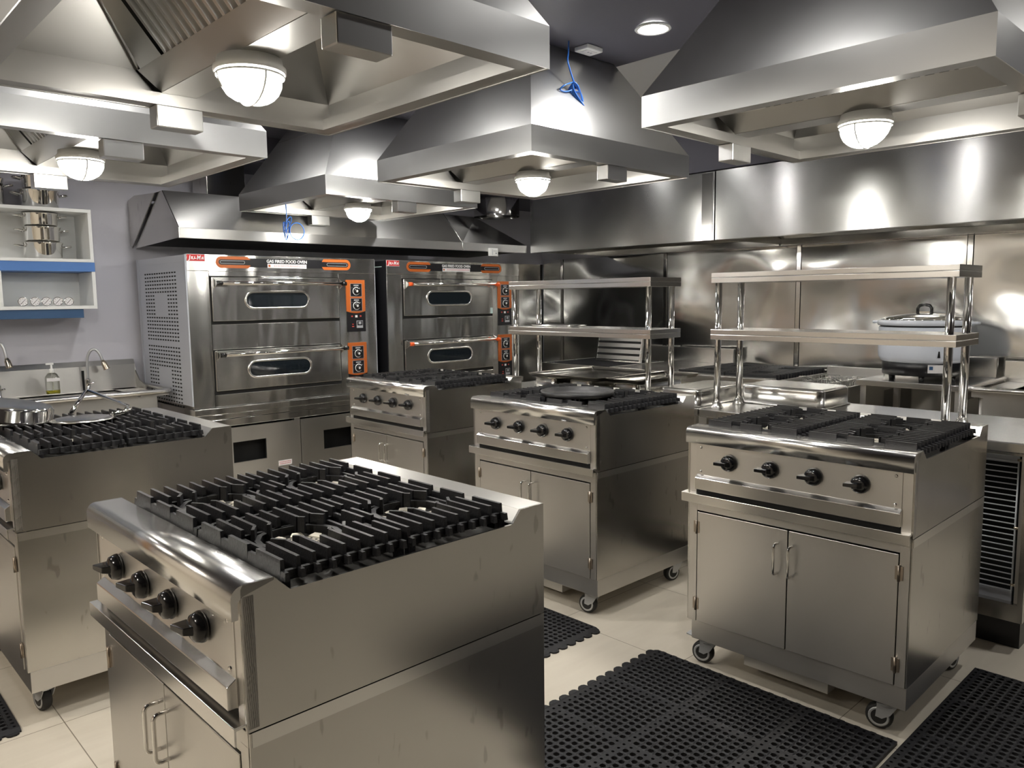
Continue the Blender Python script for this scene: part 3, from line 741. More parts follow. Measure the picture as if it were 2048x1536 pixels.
        MB().mat('glass_dark').prism([(cx + a, wz + c) for a, c in stadium(.430, .094)], 'y', -.0145, -.0125).build('window_glass', d)
        h = MB().mat('chrome').cyl((.175, -.058, hz), (1.045, -.058, hz), .0115, 14)
        h.mat(caps).cyl((.158, -.058, hz), (.188, -.058, hz), .0145, 14).cyl((1.03, -.058, hz), (1.06, -.058, hz), .0145, 14)
        h.mat('oven_steel')
        for x in (.150, 1.032): h.prism([(-.012, hz - .035), (-.064, hz - .006), (-.064, hz + .006), (-.012, hz + .03)], 'x', x, x + .006)
        h.build('door_handle', d)
    # control panels
    for z1, full in ((1.558, 1), (1.120, 0)):
        x0, x1 = 1.092, 1.244; zo = z1 - .218; zb = z1 - .362
        ob = [(x0, z1), (x1, z1)] + [(x1 - (x1 - x0) * i / 8, zo - .014 * math.sin(PI * i / 8)) for i in range(9)]
        cp = MB().mat('orange').prism(ob, 'y', -.006, -.001).mat('black_panel').box(x0, x1, -.0045, -.001, zb, zo).build('control_panel', t, .001)
        for q, zc in enumerate((z1 - .070, z1 - .172)):
            dl = MB().mat('black_panel').box(x0 + .033, x0 + .123, -.0085, -.006, zc - .043, zc + .043)
            dl.mat('grey_ink')
            for a in ((x0 + .031, x0 + .033, zc - .045, zc + .045), (x0 + .123, x0 + .125, zc - .045, zc + .045)): dl.box(a[0], a[1], -.0088, -.006, a[2], a[3])
            dl.box(x0 + .031, x0 + .125, -.0088, -.006, zc + .043, zc + .045).box(x0 + .031, x0 + .125, -.0088, -.006, zc - .045, zc - .043)
            dl.box(x0 + .058, x0 + .098, -.0095, -.0085, zc + .027, zc + .036).box(x0 + .036, x0 + .055, -.0092, -.0085, zc + .014, zc + .0155).box(x0 + .103, x0 + .110, -.0092, -.0085, zc + .010, zc + .016)
            dl = dl.build('dial_plate', cp)
            k = MB().mat('white_ink').lathe([(.0245, -.009), (.0285, -.009), (.0285, -.011), (.0245, -.011)], (x0 + .078, 0, zc - .008), 24, 'y', cap0=False, cap1=False)
            k.mat('black_plastic').lathe([(.0235, -.009), (.022, -.022), (.001, -.023)], (x0 + .078, 0, zc - .008), 20, 'y', cap0=False)
            k.mat('white_ink')
            for a in (0, PI / 3, 2 * PI / 3):
                ca, sa = math.cos(a), math.sin(a)
                k.prism([(x0 + .078 + u * ca - v * sa, zc - .008 + u * sa + v * ca) for u, v in ((-.009, -.002), (.009, -.002), (.009, .002), (-.009, .002))], 'y', -.024, -.0225)
            k.build('dial_knob', cp)
        if full or True:
            s = MB().mat('grey_ink').box(x0 + .076, x0 + .126, -.0075, -.0045, zb + .026, zb + .078).mat('black_panel').box(x0 + .080, x0 + .122, -.0085, -.0075, zb + .044, zb + .074)
            s.mat('grey_ink').box(x0 + .090, x0 + .112, -.0092, -.0085, zb + .052, zb + .070).mat('red_ink').box(x0 + .038, x0 + .054, -.007, -.0045, zb + .034, zb + .040).box(x0 + .040, x0 + .052, -.007, -.0045, zb + .050, zb + .056)
            s.box(x0 + .034, x0 + .046, -.007, -.0045, zo - .040, zo - .030).box(x0 + .104, x0 + .116, -.007, -.0045, zo - .040, zo - .030).mat('sticker').box(x0 + .066, x0 + .084, -.0065, -.0045, zo - .044, zo - .028)
            s.build('timer_display', cp)
    # perforated side sheet
    for face, xs in ((0, -1), (1, 1)):
        x = -.004 if face == 0 else w
        m = MB().mat(side).box(x, x + .004, .0, .84, .78, 1.70)
        if face == 0:
            m.mat('gap')
            def row(z, gap=None):
                for i in range(13):
                    yy = .165 + i * .043
                    if gap and gap[0] <= i <= gap[1]: continue
                    m.box(x - .0012, x, yy, yy + .024, z - .0045, z + .0045)
            z = 1.60; rws = [None] * 6 + [(4, 8)] * 6 + [None] * 7
            for g in rws: row(z, g); z -= .0235
            z -= .022
            rws = [None] * 6 + [(4, 8)] * 7 + [None] * 6
            for g in rws: row(z, g); z -= .0245
            m.mat(side).box(x - .004, x, .0, .03, .78, 1.70).box(x - .004, x, .81, .84, .78, 1.70).box(x - .002, x, .0, .84, 1.66, 1.70)
        m.build('side_sheet', t)
    # stand with ledges and louvred doors
    m = MB().mat('oven_steel').box(-.012, w + .012, -.037, .80, .722, .760).box(.02, w - .02, -.034, .8, .690, .720).box(.0, w, -.03, .8, .640, .686)
    m.build('ledge', t, .002)
    m = MB().mat('steel').box(.0, .04, -.03, .78, .02, .64).box(w - .04, w, -.03, .78, .02, .64).box(.04, w - .04, .70, .78, .02, .64).box(.645, .685, -.03, .0, .02, .64).box(.04, w - .04, -.03, .0, .02, .12)
    m.mat('gap').box(.04, w - .04, .04, .06, .1, .64)
    m.build('stand', t)
    for a, e, h0_, h1_ in ((.045, .642, .215, .436), (.688, w - .043, .855, 1.075)):
        d = MB().mat('steel'); z0, z1, q0, q1 = .13, .628, .402, .534
        d.box(a, h0_, -.04, -.026, z0, z1).box(h1_, e, -.04, -.026, z0, z1).box(h0_, h1_, -.04, -.026, z0, q0).box(h0_, h1_, -.04, -.026, q1, z1)
        d.build('stand_door', t)
    for u in (.03, w - .03):
        for v in (.0, .75): MB().mat('black_plastic').lathe([(.025, 0), (.02, .03)], (u, v, 0), 14).build('foot', t)
    return t
ov = make_oven((1.841, 4.757, 0), 'black_plastic', 'two-deck steel gas oven on the left with black handle ends and vented grey side')
stk = MB().mat('sticker').box(.515, .61, -.0412, -.0405, .338, .372).mat('pink_ink')
for zz in (.362, .350):
    for i in range(7): stk.box(.522 + .012 * i, .531 + .012 * i, -.0418, -.041, zz - .003, zz + .003)
stk.build('warning_label', ov)
ov2 = make_oven((3.275, 4.757, 0), 'orange_plastic', 'two-deck steel gas oven on the right with orange handle ends', 'black_panel')  # side sheets coloured black to keep the gap between the ovens dark
MB().mat('teal_sticker').box(1.0, 1.026, -.0132, -.012, 1.298, 1.345).build('energy_sticker', ov2)
MB().mat('teal_sticker').box(-.0055, -.004, .05, .22, 1.655, 1.70).build('energy_sticker', ov2)

# ------------------------------------------------------------------ wall shelving with pots and dials
sh = thing('wall_cabinet', 'white open wall cabinet with blue bands holding steel pots and dials', 'shelf')
x0, yf, yb = -.2, 5.36, Y0 - .001
m = MB().mat('white_lam')
m.box(x0, 1.506, yf, yb, 1.972, 1.992).box(x0, 1.506, yf, yb, 1.669, 1.688).box(1.486, 1.506, yf, yb, 1.688, 1.972).box(x0, 1.486, yb - .008, yb, 1.688, 1.972)
m.build('carcass', sh, .001)
MB().mat('blue_lam').box(x0, 1.508, yf - .002, yb, 1.612, 1.668).build('band', sh, .001)
m = MB().mat('white_lam').box(x0, 1.508, yf, yb, 1.382, 1.402).box(1.488, 1.508, yf, yb, 1.402, 1.611).box(.984, 1.006, yf + .004, yb, 1.402, 1.611).box(x0, 1.488, yb - .008, yb, 1.402, 1.611)
m.build('compartment', sh, .001)
MB().mat('navy_lam').box(x0, 1.43, yf + .01, yb, 1.327, 1.381).build('pelmet', sh, .001)

def pot(x, yy, z, r, h, label, group, handles=True, lid=False):
    t = thing('stock_pot', label, 'pot', (x, yy, z), 0, group)
    MB().mat('chrome').lathe([(.001, 0), (r * .88, 0), (r * .95, .012), (r * .97, h * .85), (r * 1.03, h - .004), (r * 1.04, h), (r * .95, h - .001), (r * .93, .01), (.001, .006)], seg=40).build('body', t)
    if handles:
        for s in (-1, 1):
            MB().mat('chrome').tube(cable_curve([(s * r * .96, -.028, h * .72), (s * (r + .022), -.026, h * .78), (s * (r + .040), -.012, h * .8), (s * (r + .044), 0, h * .8), (s * (r + .040), .012, h * .8), (s * (r + .022), .026, h * .78), (s * r * .96, .028, h * .72)], 3), .007, 8).build('loop_handle', t)
    if lid: MB().mat('chrome').lathe([(r * 1.05, h), (r * .9, h + .012), (.03, h + .02), (.001, h + .02)], seg=40).build('lid', t)
    return t
PG = 'stacked steel pots on the wall cabinet'
pot(1.262, 5.5, 1.690, .108, .098, 'shiny steel pot at the bottom of the three-pot stack in the wall cabinet', PG)
pot(1.262, 5.5, 1.790, .101, .092, 'shiny steel pot in the middle of the three-pot stack in the wall cabinet', PG)
pot(1.258, 5.5, 1.884, .097, .080, 'shiny steel pot on top of the three-pot stack in the wall cabinet', PG)
pot(1.262, 5.5, 1.993, .108, .110, 'shiny steel pot at the bottom of the two-pot stack on top of the wall cabinet', PG)
pot(1.255, 5.5, 2.105, .084, .085, 'smaller steel pot on top of the two-pot stack on the wall cabinet', PG)
pot(.985, 5.5, 1.993, .095, .16, 'tall steel pot cut off by the left picture edge on the wall cabinet', PG)
def gauge(x, label):
    t = thing('dial_gauge', label, 'gauge', (x, 5.40, 1.4295), 0, 'round dial gauges in the wall cabinet'); t.rotation_euler = (-.15, 0, 0)
    MB().mat('chrome').lathe([(.0245, -.004), (.0265, -.006), (.0265, .012), (.022, .02), (.001, .02)], seg=24, axis='y', cap0=False).build('case', t)
    f = MB().mat('sticker').lathe([(.0235, -.003), (.001, -.003)], seg=24, axis='y', cap0=False)
    f.mat('black_panel').prism([(-.012, -.012), (-.010, -.014), (.014, .013), (.012, .014)], 'y', -.0045, -.0035)
    for i in range(8):
        a = 2 * PI * i / 8; f.box(.017 * math.cos(a) - .0015, .017 * math.cos(a) + .0015, -.004, -.003, .017 * math.sin(a) - .0015, .017 * math.sin(a) + .0015)
    f.build('face', t)
for i, x in enumerate((1.112, 1.176, 1.236, 1.297, 1.358)):
    gauge(x, ('round chrome dial gauge, leftmost of the five in the wall cabinet', 'round chrome dial gauge, second from the left of five in the wall cabinet', 'round chrome dial gauge, middle one of five in the wall cabinet', 'round chrome dial gauge, second from the right of five in the wall cabinet', 'round chrome dial gauge, rightmost of the five in the wall cabinet')[i])

# ------------------------------------------------------------------ sink on the back wall
sk = thing('steel_sink', 'long stainless sink bench with upstand below the wall cabinet', 'sink')
zr = .868; xr = 1.80; xl = -.4; yf = 4.99
m = MB().mat('steel').strip([(yf, zr - .012), (yf + .02, zr - .012), (yf + .04, zr - .02)], 'x', xl, xr - .0)
m.box(xl, xr - .04, 5.50, 5.58, zr - .03, zr - .02).box(1.62, xr - .01, yf + .03, 5.58, zr - .03, zr - .02).box(xl, xr - .2, yf + .03, yf + .09, zr - .03, zr - .02).box(1.0, 1.06, yf + .09, 5.5, zr - .03, zr - .02)
m.build('deck', sk)
MB().mat('steel_bright').tube([(xl, yf, zr), (xr - .05, yf, zr), (xr - .02, yf + .012, zr), (xr, yf + .04, zr), (xr, 5.56, zr)], .015, 12).build('rim', sk)
m = MB().mat('steel')
for a, b_ in ((xl, 1.0), (1.06, 1.62)):
    for q in (((a, yf + .09), (b_, yf + .09)), ((b_, yf + .09), (b_, 5.5)), ((b_, 5.5), (a, 5.5)), ((a, 5.5), (a, yf + .09))):
        (ax, ay), (bx, by) = q; m.quad((ax, ay, zr - .022), (bx, by, zr - .022), (bx, by, zr - .26), (ax, ay, zr - .26))
    m.quad((a, yf + .09, zr - .26), (b_, yf + .09, zr - .26), (b_, 5.5, zr - .26), (a, 5.5, zr - .26))
m.build('basin', sk)
m = MB().mat('sink_steel').prism([(5.58, zr - .025), (5.60, 1.005), (5.625, 1.036), (5.655, 1.036), (5.655, zr - .025)], 'x', xl, xr - .02)
m.prism([(5.655, 1.036), (5.625, 1.036), (5.59, .96), (5.52, .90), (5.40, zr + .004), (5.40, zr - .02), (5.655, zr - .02)], 'x', xr - .022, xr - .014)
m.build('upstand', sk)
MB().mat('gap').box(1.45, 1.462, 5.581, 5.59, zr - .02, .98).build('joint', sk)
for x in (xr - .09, .2):
    for yy in (yf + .06, 5.55): MB().mat('steel').cyl((x, yy, 0), (x, yy, zr - .02), .019, 12).build('leg', sk)
MB().mat('steel').box(xl, xr - .08, yf + .04, yf + .055, .62, zr - .03).build('apron', sk)
def faucet(x, yy, label, s):
    t = thing('sprayer_tap', label, 'tap', (x, yy, zr - .02), 0, 'gooseneck taps on the back sink')
    MB().mat('chrome').lathe([(.02, 0), (.02, .008), (.014, .012), (.014, .07), (.016, .075), (.012, .085)], seg=18).cyl((0, -.012, .05), (.03, -.03, .058), .006, 10).build('tap_body', t)
    pts = cable_curve([(0, 0, .08), (.0, -.005, .16), (.004, -.01, .22), (.02, -.02, .262), (.045, -.03, .272), (.068, -.04, .245), (.082, -.045, .20)], 5)
    pts = [(a * s, b, c * (1 if s == 1 else 1.22)) for a, b, c in pts]
    MB().mat('zinc').tube(pts, .0085, 12).build('hose', t)
    e = Vector(pts[-1]); d = Vector((.016 * s, -.008, -.045))
    MB().mat('brass').tube([tuple(e + d * .0), tuple(e + d * .25), tuple(e + d * .3), tuple(e + d * 1.2), tuple(e + d * 1.3)], .0105, 14, .022).build('spray_head', t)
faucet(1.468, 5.53, 'gooseneck sprayer tap right of the soap bottle on the back sink', 1)
faucet(.975, 5.53, 'gooseneck sprayer tap at the left picture edge on the back sink', .55)
sb = thing('soap_dispenser', 'clear pump bottle with a little yellow soap on the sink edge', 'bottle', (1.235, 5.40, zr - .002))
zb0 = 0.0
MB().mat('clear').loft([rrect(.07, .05, .012, zb0), rrect(.074, .052, .014, .006), rrect(.074, .052, .014, .10), rrect(.05, .04, .014, .122), rrect(.026, .026, .012, .13)], True, False).build('bottle', sb)
MB().mat('lime').loft([rrect(.066, .046, .012, .002), rrect(.069, .047, .013, .022)]).build('liquid', sb)
MB().mat('white_plastic').lathe([(.0145, .128), (.0145, .152), (.006, .154), (.005, .18), (.001, .18)], seg=16).box(-.03, .012, -.006, .006, .178, .19).cyl((0, 0, .13), (0, 0, .01), .003, 8).build('pump', sb, .001)
MB().mat('sticker').box(-.036, .036, -.0285, -.0272, .078, .098).build('bottle_label', sb)

# ------------------------------------------------------------------ prep counters with over-shelves
def counter(y0, y1, label, chill):
    t = thing('prep_counter', label, 'counter', (3.38, y0, 0), 0, 'steel prep counters behind the ranges')
    n = y1 - y0; dpt = .70
    MB().mat('steel_bright').box(0, dpt, 0.002, n - .002, .81, .85).build('worktop', t, .004)
    if chill:
        m = MB().mat('steel_side').box(.06, dpt - .01, .01, n - .01, .13, .15).box(.06, dpt - .01, .01, .03, .15, .81).box(.06, dpt - .01, n - .03, n - .01, .15, .81).box(dpt - .03, dpt - .01, .03, n - .03, .15, .81).box(.06, .1, .03, n - .03, .79, .81).box(.06, .1, .03, n - .03, .15, .2)
        m.mat('gap').box(.2, .21, .03, n - .03, .15, .79)
        m.build('carcass', t)
        g = MB().mat('wire'); gy0, gy1 = .058, .40
        k = 25
        for i in range(k):
            z = .245 + (.785 - .245) * i / (k - 1); g.cyl((.088, gy0, z), (.088, gy1, z), .0026, 6)
        for yy in (gy0, gy1): g.cyl((.088, yy, .245), (.088, yy, .785), .0034, 6)
        g.mat('vent_grey').box(.094, .1, gy0, gy1, .20, .245).box(.094, .1, gy0, gy1, .755, .79)
        for z in (.77, .5, .27): g.mat('brass').cyl((.088, gy0 - .012, z), (.088, gy0 + .004, z), .006, 8)
        g.build('condenser_grille', t)
        MB().mat('steel').box(.075, .1, .012, gy0 - .012, .2, .79).build('pillar', t, .002)
        MB().mat('steel').box(.07, .1, gy1 + .012, n - .04, .2, .785).build('cabinet_door', t, .002)
        MB().mat('black_panel').box(.13, dpt - .06, .03, n - .03, 0, .13).build('dark_recess_base', t)  # black block filling the dark recess under the chiller
    else:
        for u in (.05, dpt - .05):
            for v in (.05, n - .05): MB().mat('steel').cyl((u, v, 0), (u, v, .81), .02, 14).build('leg', t)
        MB().mat('steel').box(.03, dpt - .03, .03, n - .03, .24, .26).build('undershelf', t, .002)
    return t
counter(.742, 2.186, 'steel under-counter chiller with wire grille behind the right range', True)
counter(2.19, 3.78, 'steel prep counter behind the centre range holding trays and pans', False)
def overshelf(ya, yb, zt, zm, label):
    t = thing('over_shelf', label, 'shelf', (3.42, ya, .85), 0, 'two-tier steel over-shelves on the prep counters')
    n = yb - ya; dp = .285
    for z in (zt, zm):
        z -= .85
        MB().mat('steel_bright').box(0, dp, 0, n, z - .0235, z).box(.002, dp - .002, .002, n - .002, z - .026, z - .0235).box(0, dp, 0, n, z - .05, z - .026).build('shelf_board', t, .0025)
    for u in (.036, .25):
        for v in (.018 + .02, n - .018 - .004):
            p = MB().mat('chrome').cyl((u, v, .002), (u, v, zt - .85 - .05), .0165, 16).mat('steel_bright').lathe([(.033, 0), (.033, .008), (.027, .014), (.0205, .03), (.0165, .031)], (u, v, .0005), 20)
            p.build('post', t)
    return t
overshelf(1.028, 2.150, 1.531, 1.2505, 'two-tier steel over-shelf on the right, in front of the rice cooker')
overshelf(2.52, 3.62, 1.522, 1.240, 'two-tier steel over-shelf on the left, beside the right-hand oven')

def inv_pan(name, label, cx, cy, w, d, z, h, r, rim, group, rz=0):
    t = MB().mat('pan_steel')
    e = .018
    rings = [rrect(w + 2 * rim, d + 2 * rim, r + rim, 0), rrect(w + 2 * rim, d + 2 * rim, r + rim, .004), rrect(w, d, r, .004), rrect(w - .006, d - .006, r, h - e)]
    for i in range(1, 5):
        a = PI / 2 * i / 4; k = e * (1 - math.cos(a)) + .003
        rings.append(rrect(w - 2 * k, d - 2 * k, max(r - k, .005), h - e + e * math.sin(a)))
    t.loft(rings, False, True)
    o = t.build(name, loc=(cx, cy, z)); o.rotation_euler = (0, 0, rz)
    return tag(o, label, 'pan', group)
PN = 'upturned steel food pans on the prep counter'
inv_pan('food_pan', 'large upturned steel food pan left of the right over-shelf posts', 3.665, 2.335, .50, .25, .852, .088, .035, .012, PN)
inv_pan('food_pan', 'large upturned steel food pan inside the right over-shelf posts', 3.905, 1.945, .33, .47, .852, .095, .045, .012, PN)
for i, (cy, cx, lb) in enumerate(((3.345, 3.68, 'upturned steel pan under the sheet tray, leftmost of three on the prep counter'), (3.075, 3.70, 'upturned steel pan under the sheet tray, middle of three on the prep counter'), (2.765, 3.74, 'upturned steel pan under the sheet tray, nearest the over-shelf post'))):
    inv_pan('food_pan', lb, cx, cy, .46, .185, .852, .083, .032, .006, PN)
def tray(x0, x1, y0, y1, z, label, tilt=0):
    m = MB().mat('tray_dark'); cx, cy = (x0 + x1) / 2, (y0 + y1) / 2; w, d = x1 - x0, y1 - y0
    m.loft([rrect(w - .03, d - .03, .02, .0), rrect(w - .006, d - .006, .02, .02), rrect(w, d, .02, .022), rrect(w - .008, d - .008, .02, .0195), rrect(w - .032, d - .032, .02, .002)], True, True)
    o = m.build('sheet_tray', loc=(cx, cy, z)); o.rotation_euler = (0, tilt, 0)
    tag(o, label, 'tray', 'sheet trays on upturned pans')
tray(3.395, 4.03, 2.865, 3.44, .9355, 'dark sheet tray lying on upturned pans at the left end of the prep counter')
tray(3.44, 4.04, 2.60, 2.855, .9355, 'dark sheet tray on the upturned pan beside the over-shelf post')
m = MB().mat('chrome').loft([rrect(.16, .34, .03, 0), rrect(.17, .35, .03, .012), rrect(.166, .346, .03, .012), rrect(.156, .336, .03, .002)])
tag(m.build('serving_tray', loc=(3.56, 3.32, 1.2405)), 'thin shiny serving tray on the middle board of the left over-shelf', 'tray')

# ------------------------------------------------------------------ cooking line along the steel wall
SP = 'splash plates'
XB = 5.80
# charbroiler with leaning slatted rack
cbx = thing('charbroiler', 'low steel charbroiler with dark grates under the leaning slatted rack', 'grill', (4.86, 3.99, 0))
MB().mat('steel').box(0, .76, 0, .76, .1, .80).box(0, .03, 0, .76, .80, .86).box(.73, .76, 0, .76, .80, .86).box(.03, .73, 0, .02, .80, .86).box(.03, .73, .74, .76, .80, .86).build('body', cbx, .002)
m = MB().mat('iron')
for i in range(22): m.box(.035, .725, .028 + i * .032, .042 + i * .032, .836, .862)
m.box(.05, .08, .022, .738, .82, .836).box(.66, .69, .022, .738, .82, .836).build('grate', cbx)
MB().mat('steel').box(.90, .93, -.0, .76, .12, .98).build('splash_plate', cbx, .002)
for u in (.06, .7):
    for v in (.06, .7): MB().mat('black_plastic').lathe([(.02, 0), (.02, .1)], (u, v, 0), 12).build('foot', cbx)
rk = thing('slatted_rack', 'slatted steel filter panel leaning upright on the charbroiler grates', 'rack', (5.28, 3.985, .8635)); rk.rotation_euler = (0, .2, 0)
m = MB().mat('steel_bright').box(-.012, .012, 0, .014, 0, .24).box(-.012, .012, .475, .489, 0, .24).box(-.012, .012, .014, .475, .0, .012).box(-.012, .012, .014, .475, .228, .24).build('frame', rk)
m = MB().mat('steel_hood')
for i in range(4): m.box(-.010, -.004, .014, .475, .022 + i * .053, .055 + i * .053)
m.mat('near_black').box(.006, .010, .014, .475, .012, .228)
m.build('baffle', rk)
# plain steel counter
nc = thing('spreader_counter', 'plain steel counter with shiny upstand between charbroiler and wall range', 'counter', (4.82, 3.375, 0))
MB().mat('steel_bright').box(0, .93, 0, .60, .80, .858).build('worktop', nc, .003)
MB().mat('steel').box(.02, .9, .01, .59, .1, .80).build('body', nc)
MB().mat('steel_bright').box(.9, .935, .0, .60, .858, .985).build('splash_plate', nc, .003)
for u in (.08, .85):
    for v in (.06, .54): MB().mat('black_plastic').lathe([(.02, 0), (.02, .1)], (u, v, 0), 12).build('foot', nc)
# wall range
wg = thing('wall_range', 'low steel gas range with black grates against the steel wall', 'stove', (4.80, 2.56, 0))
m = MB().mat('steel').box(0, .93, 0, .80, .1, .80).mat('steel_bright').box(-.03, .09, 0, .80, .80, .862).box(.86, .96, 0, .80, .80, .862).mat('steel').box(.09, .86, 0, .006, .8, .845).box(.09, .86, .794, .80, .8, .845).mat('drip').box(.09, .86, .006, .794, .80, .812)
m.build('body', wg, .003)
for a in (.095, .478):
    for c_ in (.012, .405):
        b = MB().mat('iron')
        for i in range(9): 
            x = a + .015 + i * .043
            if 2 < i < 6: b.box(x - .006, x + .006, c_, c_ + .13, .838, .878).box(x - .006, x + .006, c_ + .25, c_ + .383, .838, .878)
            else: b.box(x - .006, x + .006, c_, c_ + .383, .838, .878)
        for q in (.03, .12, .26, .36): b.box(a + .01, a + .37, c_ + q - .005, c_ + q + .005, .822, .855)
        b.build('pan_support', wg)
        MB().mat('burner').lathe([(.05, 0), (.05, .03), (.03, .034), (.001, .03)], (a + .187, c_ + .19, .812), 16).build('burner', wg)
for v in (.12, .3, .5, .68): MB().mat('black_plastic').lathe([(.028, 0), (.022, -.03), (.001, -.032)], (0, v, .72), 16, 'x').build('control_knob', wg)
for u in (.08, .85):
    for v in (.06, .74): MB().mat('black_plastic').lathe([(.02, 0), (.02, .1)], (u, v, 0), 12).build('foot', wg)
# fryer
fr = thing('deep_fryer', 'steel twin deep fryer with wire baskets between wall range and rice cooker table', 'fryer', (5.02, 2.13, 0))
m = MB().mat('steel').box(0, .6, 0, .40, .55, .76).box(0, .03, 0, .40, .76, .82).box(.57, .6, 0, .40, .76, .9).box(.03, .57, 0, .02, .76, .82).box(.03, .57, .38, .4, .76, .82).box(.03, .57, .19, .21, .76, .82).mat('gap').box(.03, .57, .02, .38, .755, .765)
m.build('tank', fr, .002)
MB().mat('steel').prism([(-.0, .76), (-.06, .72), (-.06, .58), (0, .55)], 'y', 0, .4).build('control_panel', fr, .002)
for v in (.10, .30): MB().mat('black_plastic').lathe([(.02, 0), (.016, -.02), (.001, -.022)], (-.06, v, .66), 16, 'x').build('control_knob', fr)
for u in (.04, .56):
    for v in (.04, .36): MB().mat('steel').cyl((u, v, 0), (u, v, .55), .018, 12).build('leg', fr)
def basket(cy, label):
    t = thing('fry_basket', label, 'basket', (5.28, cy, .775), 0, 'wire baskets in the deep fryer')
    m = MB().mat('chrome')
    for z in (.0, .04, .075): m.tube([(x, y_, z) for x, y_, _ in rrect(.34, .14, .02, 0)], .0022, 6, closed=True)
    for i in range(9):
        x = -.15 + i * .0375; m.tube([(x, -.07, .075), (x, -.07, 0), (x, .07, 0), (x, .07, .075)], .0014, 5)
    for i in range(4):
        yy = -.05 + i * .033; m.tube([(-.17, yy, .075), (-.17, yy, 0), (.17, yy, 0), (.17, yy, .075)], .0014, 5)
    m.build('mesh_basket', t)
    MB().mat('chrome').tube([(-.17, -.02, .07), (-.26, -.012, .10), (-.34, 0, .105), (-.26, .012, .10), (-.17, .02, .07)], .0035, 8).build('basket_handle', t)
basket(2.235, 'wire fry basket nearer the rice cooker table'); basket(2.425, 'wire fry basket nearer the wall range')
# rice cooker table and cooker
tb = thing('steel_table', 'low steel table with upstand carrying the white rice cooker', 'table', (5.10, 1.475, 0))
MB().mat('steel_bright').box(0, .66, 0, .64, .832, .868).box(.63, .66, 0, .64, .868, 1.0).build('worktop', tb, .003)
for u in (.04, .60):
    for v in (.04, .60): MB().mat('steel').box(u - .018, u + .018, v - .018, v + .018, 0, .832).build('leg', tb)
MB().mat('steel').box(.02, .64, .02, .62, .25, .275).build('undershelf', tb)
for v in (.03, .59): MB().mat('steel').box(.04, .60, v, v + .02, .77, .831).build('rail', tb)
rc = thing('rice_cooker', 'large white electric rice cooker with steel lid on the low steel table', 'rice cooker', (5.395, 1.815, .868))
R_ = .262
MB().mat('black_panel').lathe([(.19, .03), (.235, .035), (.238, .115), (.225, .125)], seg=48).build('base_ring', rc)
MB().mat('enamel').lathe([(.225, .112), (.247, .122), (.262, .15), (.265, .185), (.265, .335), (.262, .34), (.255, .335)], seg=56, cap0=True, cap1=False).build('body', rc)
MB().mat('black_panel').lathe([(.255, .335), (.255, .352)], seg=48).build('gasket', rc)
MB().mat('enamel').lathe([(.255, .35), (.27, .35), (.274, .36), (.274, .376), (.262, .382), (.25, .382)], seg=48).build('pot_rim', rc)
for s in (-1, 1):
    MB().mat('enamel').tube([(0, s * .268, .364), (-.02, s * .31, .366), (.02, s * .31, .366)], .010, 8).tube([(.03, s * .262, .364), (.03, s * .30, .366), (.0, s * .318, .366), (-.03, s * .30, .366), (-.03, s * .262, .364)], .009, 8).build('side_handle', rc)
MB().mat('chrome').lathe([(.252, .381), (.255, .388), (.22, .404), (.12, .424), (.001, .43)], seg=48).build('lid', rc)
MB().mat('black_plastic').tube([(0, -.042, .425), (0, -.042, .455), (0, -.03, .474), (0, 0, .480), (0, .03, .474), (0, .042, .455), (0, .042, .425)], .010, 10).build('lid_handle', rc)
MB().mat('chrome').box(-.005, .005, -.03, .03, .424, .436).build('handle_mount', rc)
for a in range(6):
    an = 2 * PI * (a + .3) / 6; MB().mat('black_plastic').lathe([(.014, 0), (.018, .035)], (.2 * math.cos(an), .2 * math.sin(an), .0005), 10).build('foot', rc)
lt = Matrix.Rotation(PI, 3, 'Z')
def on_drum(r, a0, a1, z0, z1, key, n=6):
    m = MB().mat(key); A = []; B = []
    for i in range(n + 1):
        a = math.radians(a0 + (a1 - a0) * i / n); A.append((r * math.cos(a), r * math.sin(a), z0)); B.append((r * math.cos(a), r * math.sin(a), z1))
    for i in range(n): m.quad(A[i], A[i + 1], B[i + 1], B[i])
    return m
pl = on_drum(.2395, 206, 236, .058, .108, 'sticker').build('rating_plate', rc)
on_drum(.2400, 208, 213, .078, .10, 'navy_lam', 2).build('emblem', pl)
m = MB().mat('black_panel'); a = math.radians(218)
for (da, z0, w) in ((0, .165, .012), (0, .178, .009), (0, .19, .006), (0, .203, .004)):
    pass
A = [(.2658 * math.cos(math.radians(218 + d)), .2658 * math.sin(math.radians(218 + d)), z) for d, z in ((-1.7, .155), (1.7, .155), (.7, .195), (-.7, .195))]
m.quad(*A); m.build('switch_lever', rc, solid=.004)
# right-hand sink
rs = thing('steel_sink', 'stainless sink bench with upstand at the right picture edge', 'sink', (4.98, .1, 0))
n = 1.33
MB().mat('steel').box(.02, .14, .0, n - .02, .82, .85).box(.62, .80, .0, n - .02, .82, .85).box(.14, .62, n - .16, n - .02, .82, .85).box(.14, .62, 0, .1, .82, .85).build('deck', rs)
MB().mat('steel_bright').tube([(.0, 0, .868), (.0, n - .04, .868), (.012, n - .012, .868), (.04, n, .868), (.78, n, .868)], .016, 12).build('rim', rs)
m = MB().mat('steel')
for q in (((.14, .1), (.62, .1)), ((.62, .1), (.62, n - .16)), ((.62, n - .16), (.14, n - .16)), ((.14, n - .16), (.14, .1))):
    (ax, ay), (bx, by) = q; m.quad((ax, ay, .845), (bx, by, .845), (bx, by, .58), (ax, ay, .58))
m.quad((.14, .1, .58), (.62, .1, .58), (.62, n - .16, .58), (.14, n - .16, .58))
m.build('basin', rs)
MB().mat('steel_bright').prism([(.74, .85), (.745, .985), (.765, 1.0), (.80, 1.0), (.80, .85)], 'y', 0, n).build('upstand', rs, .002)
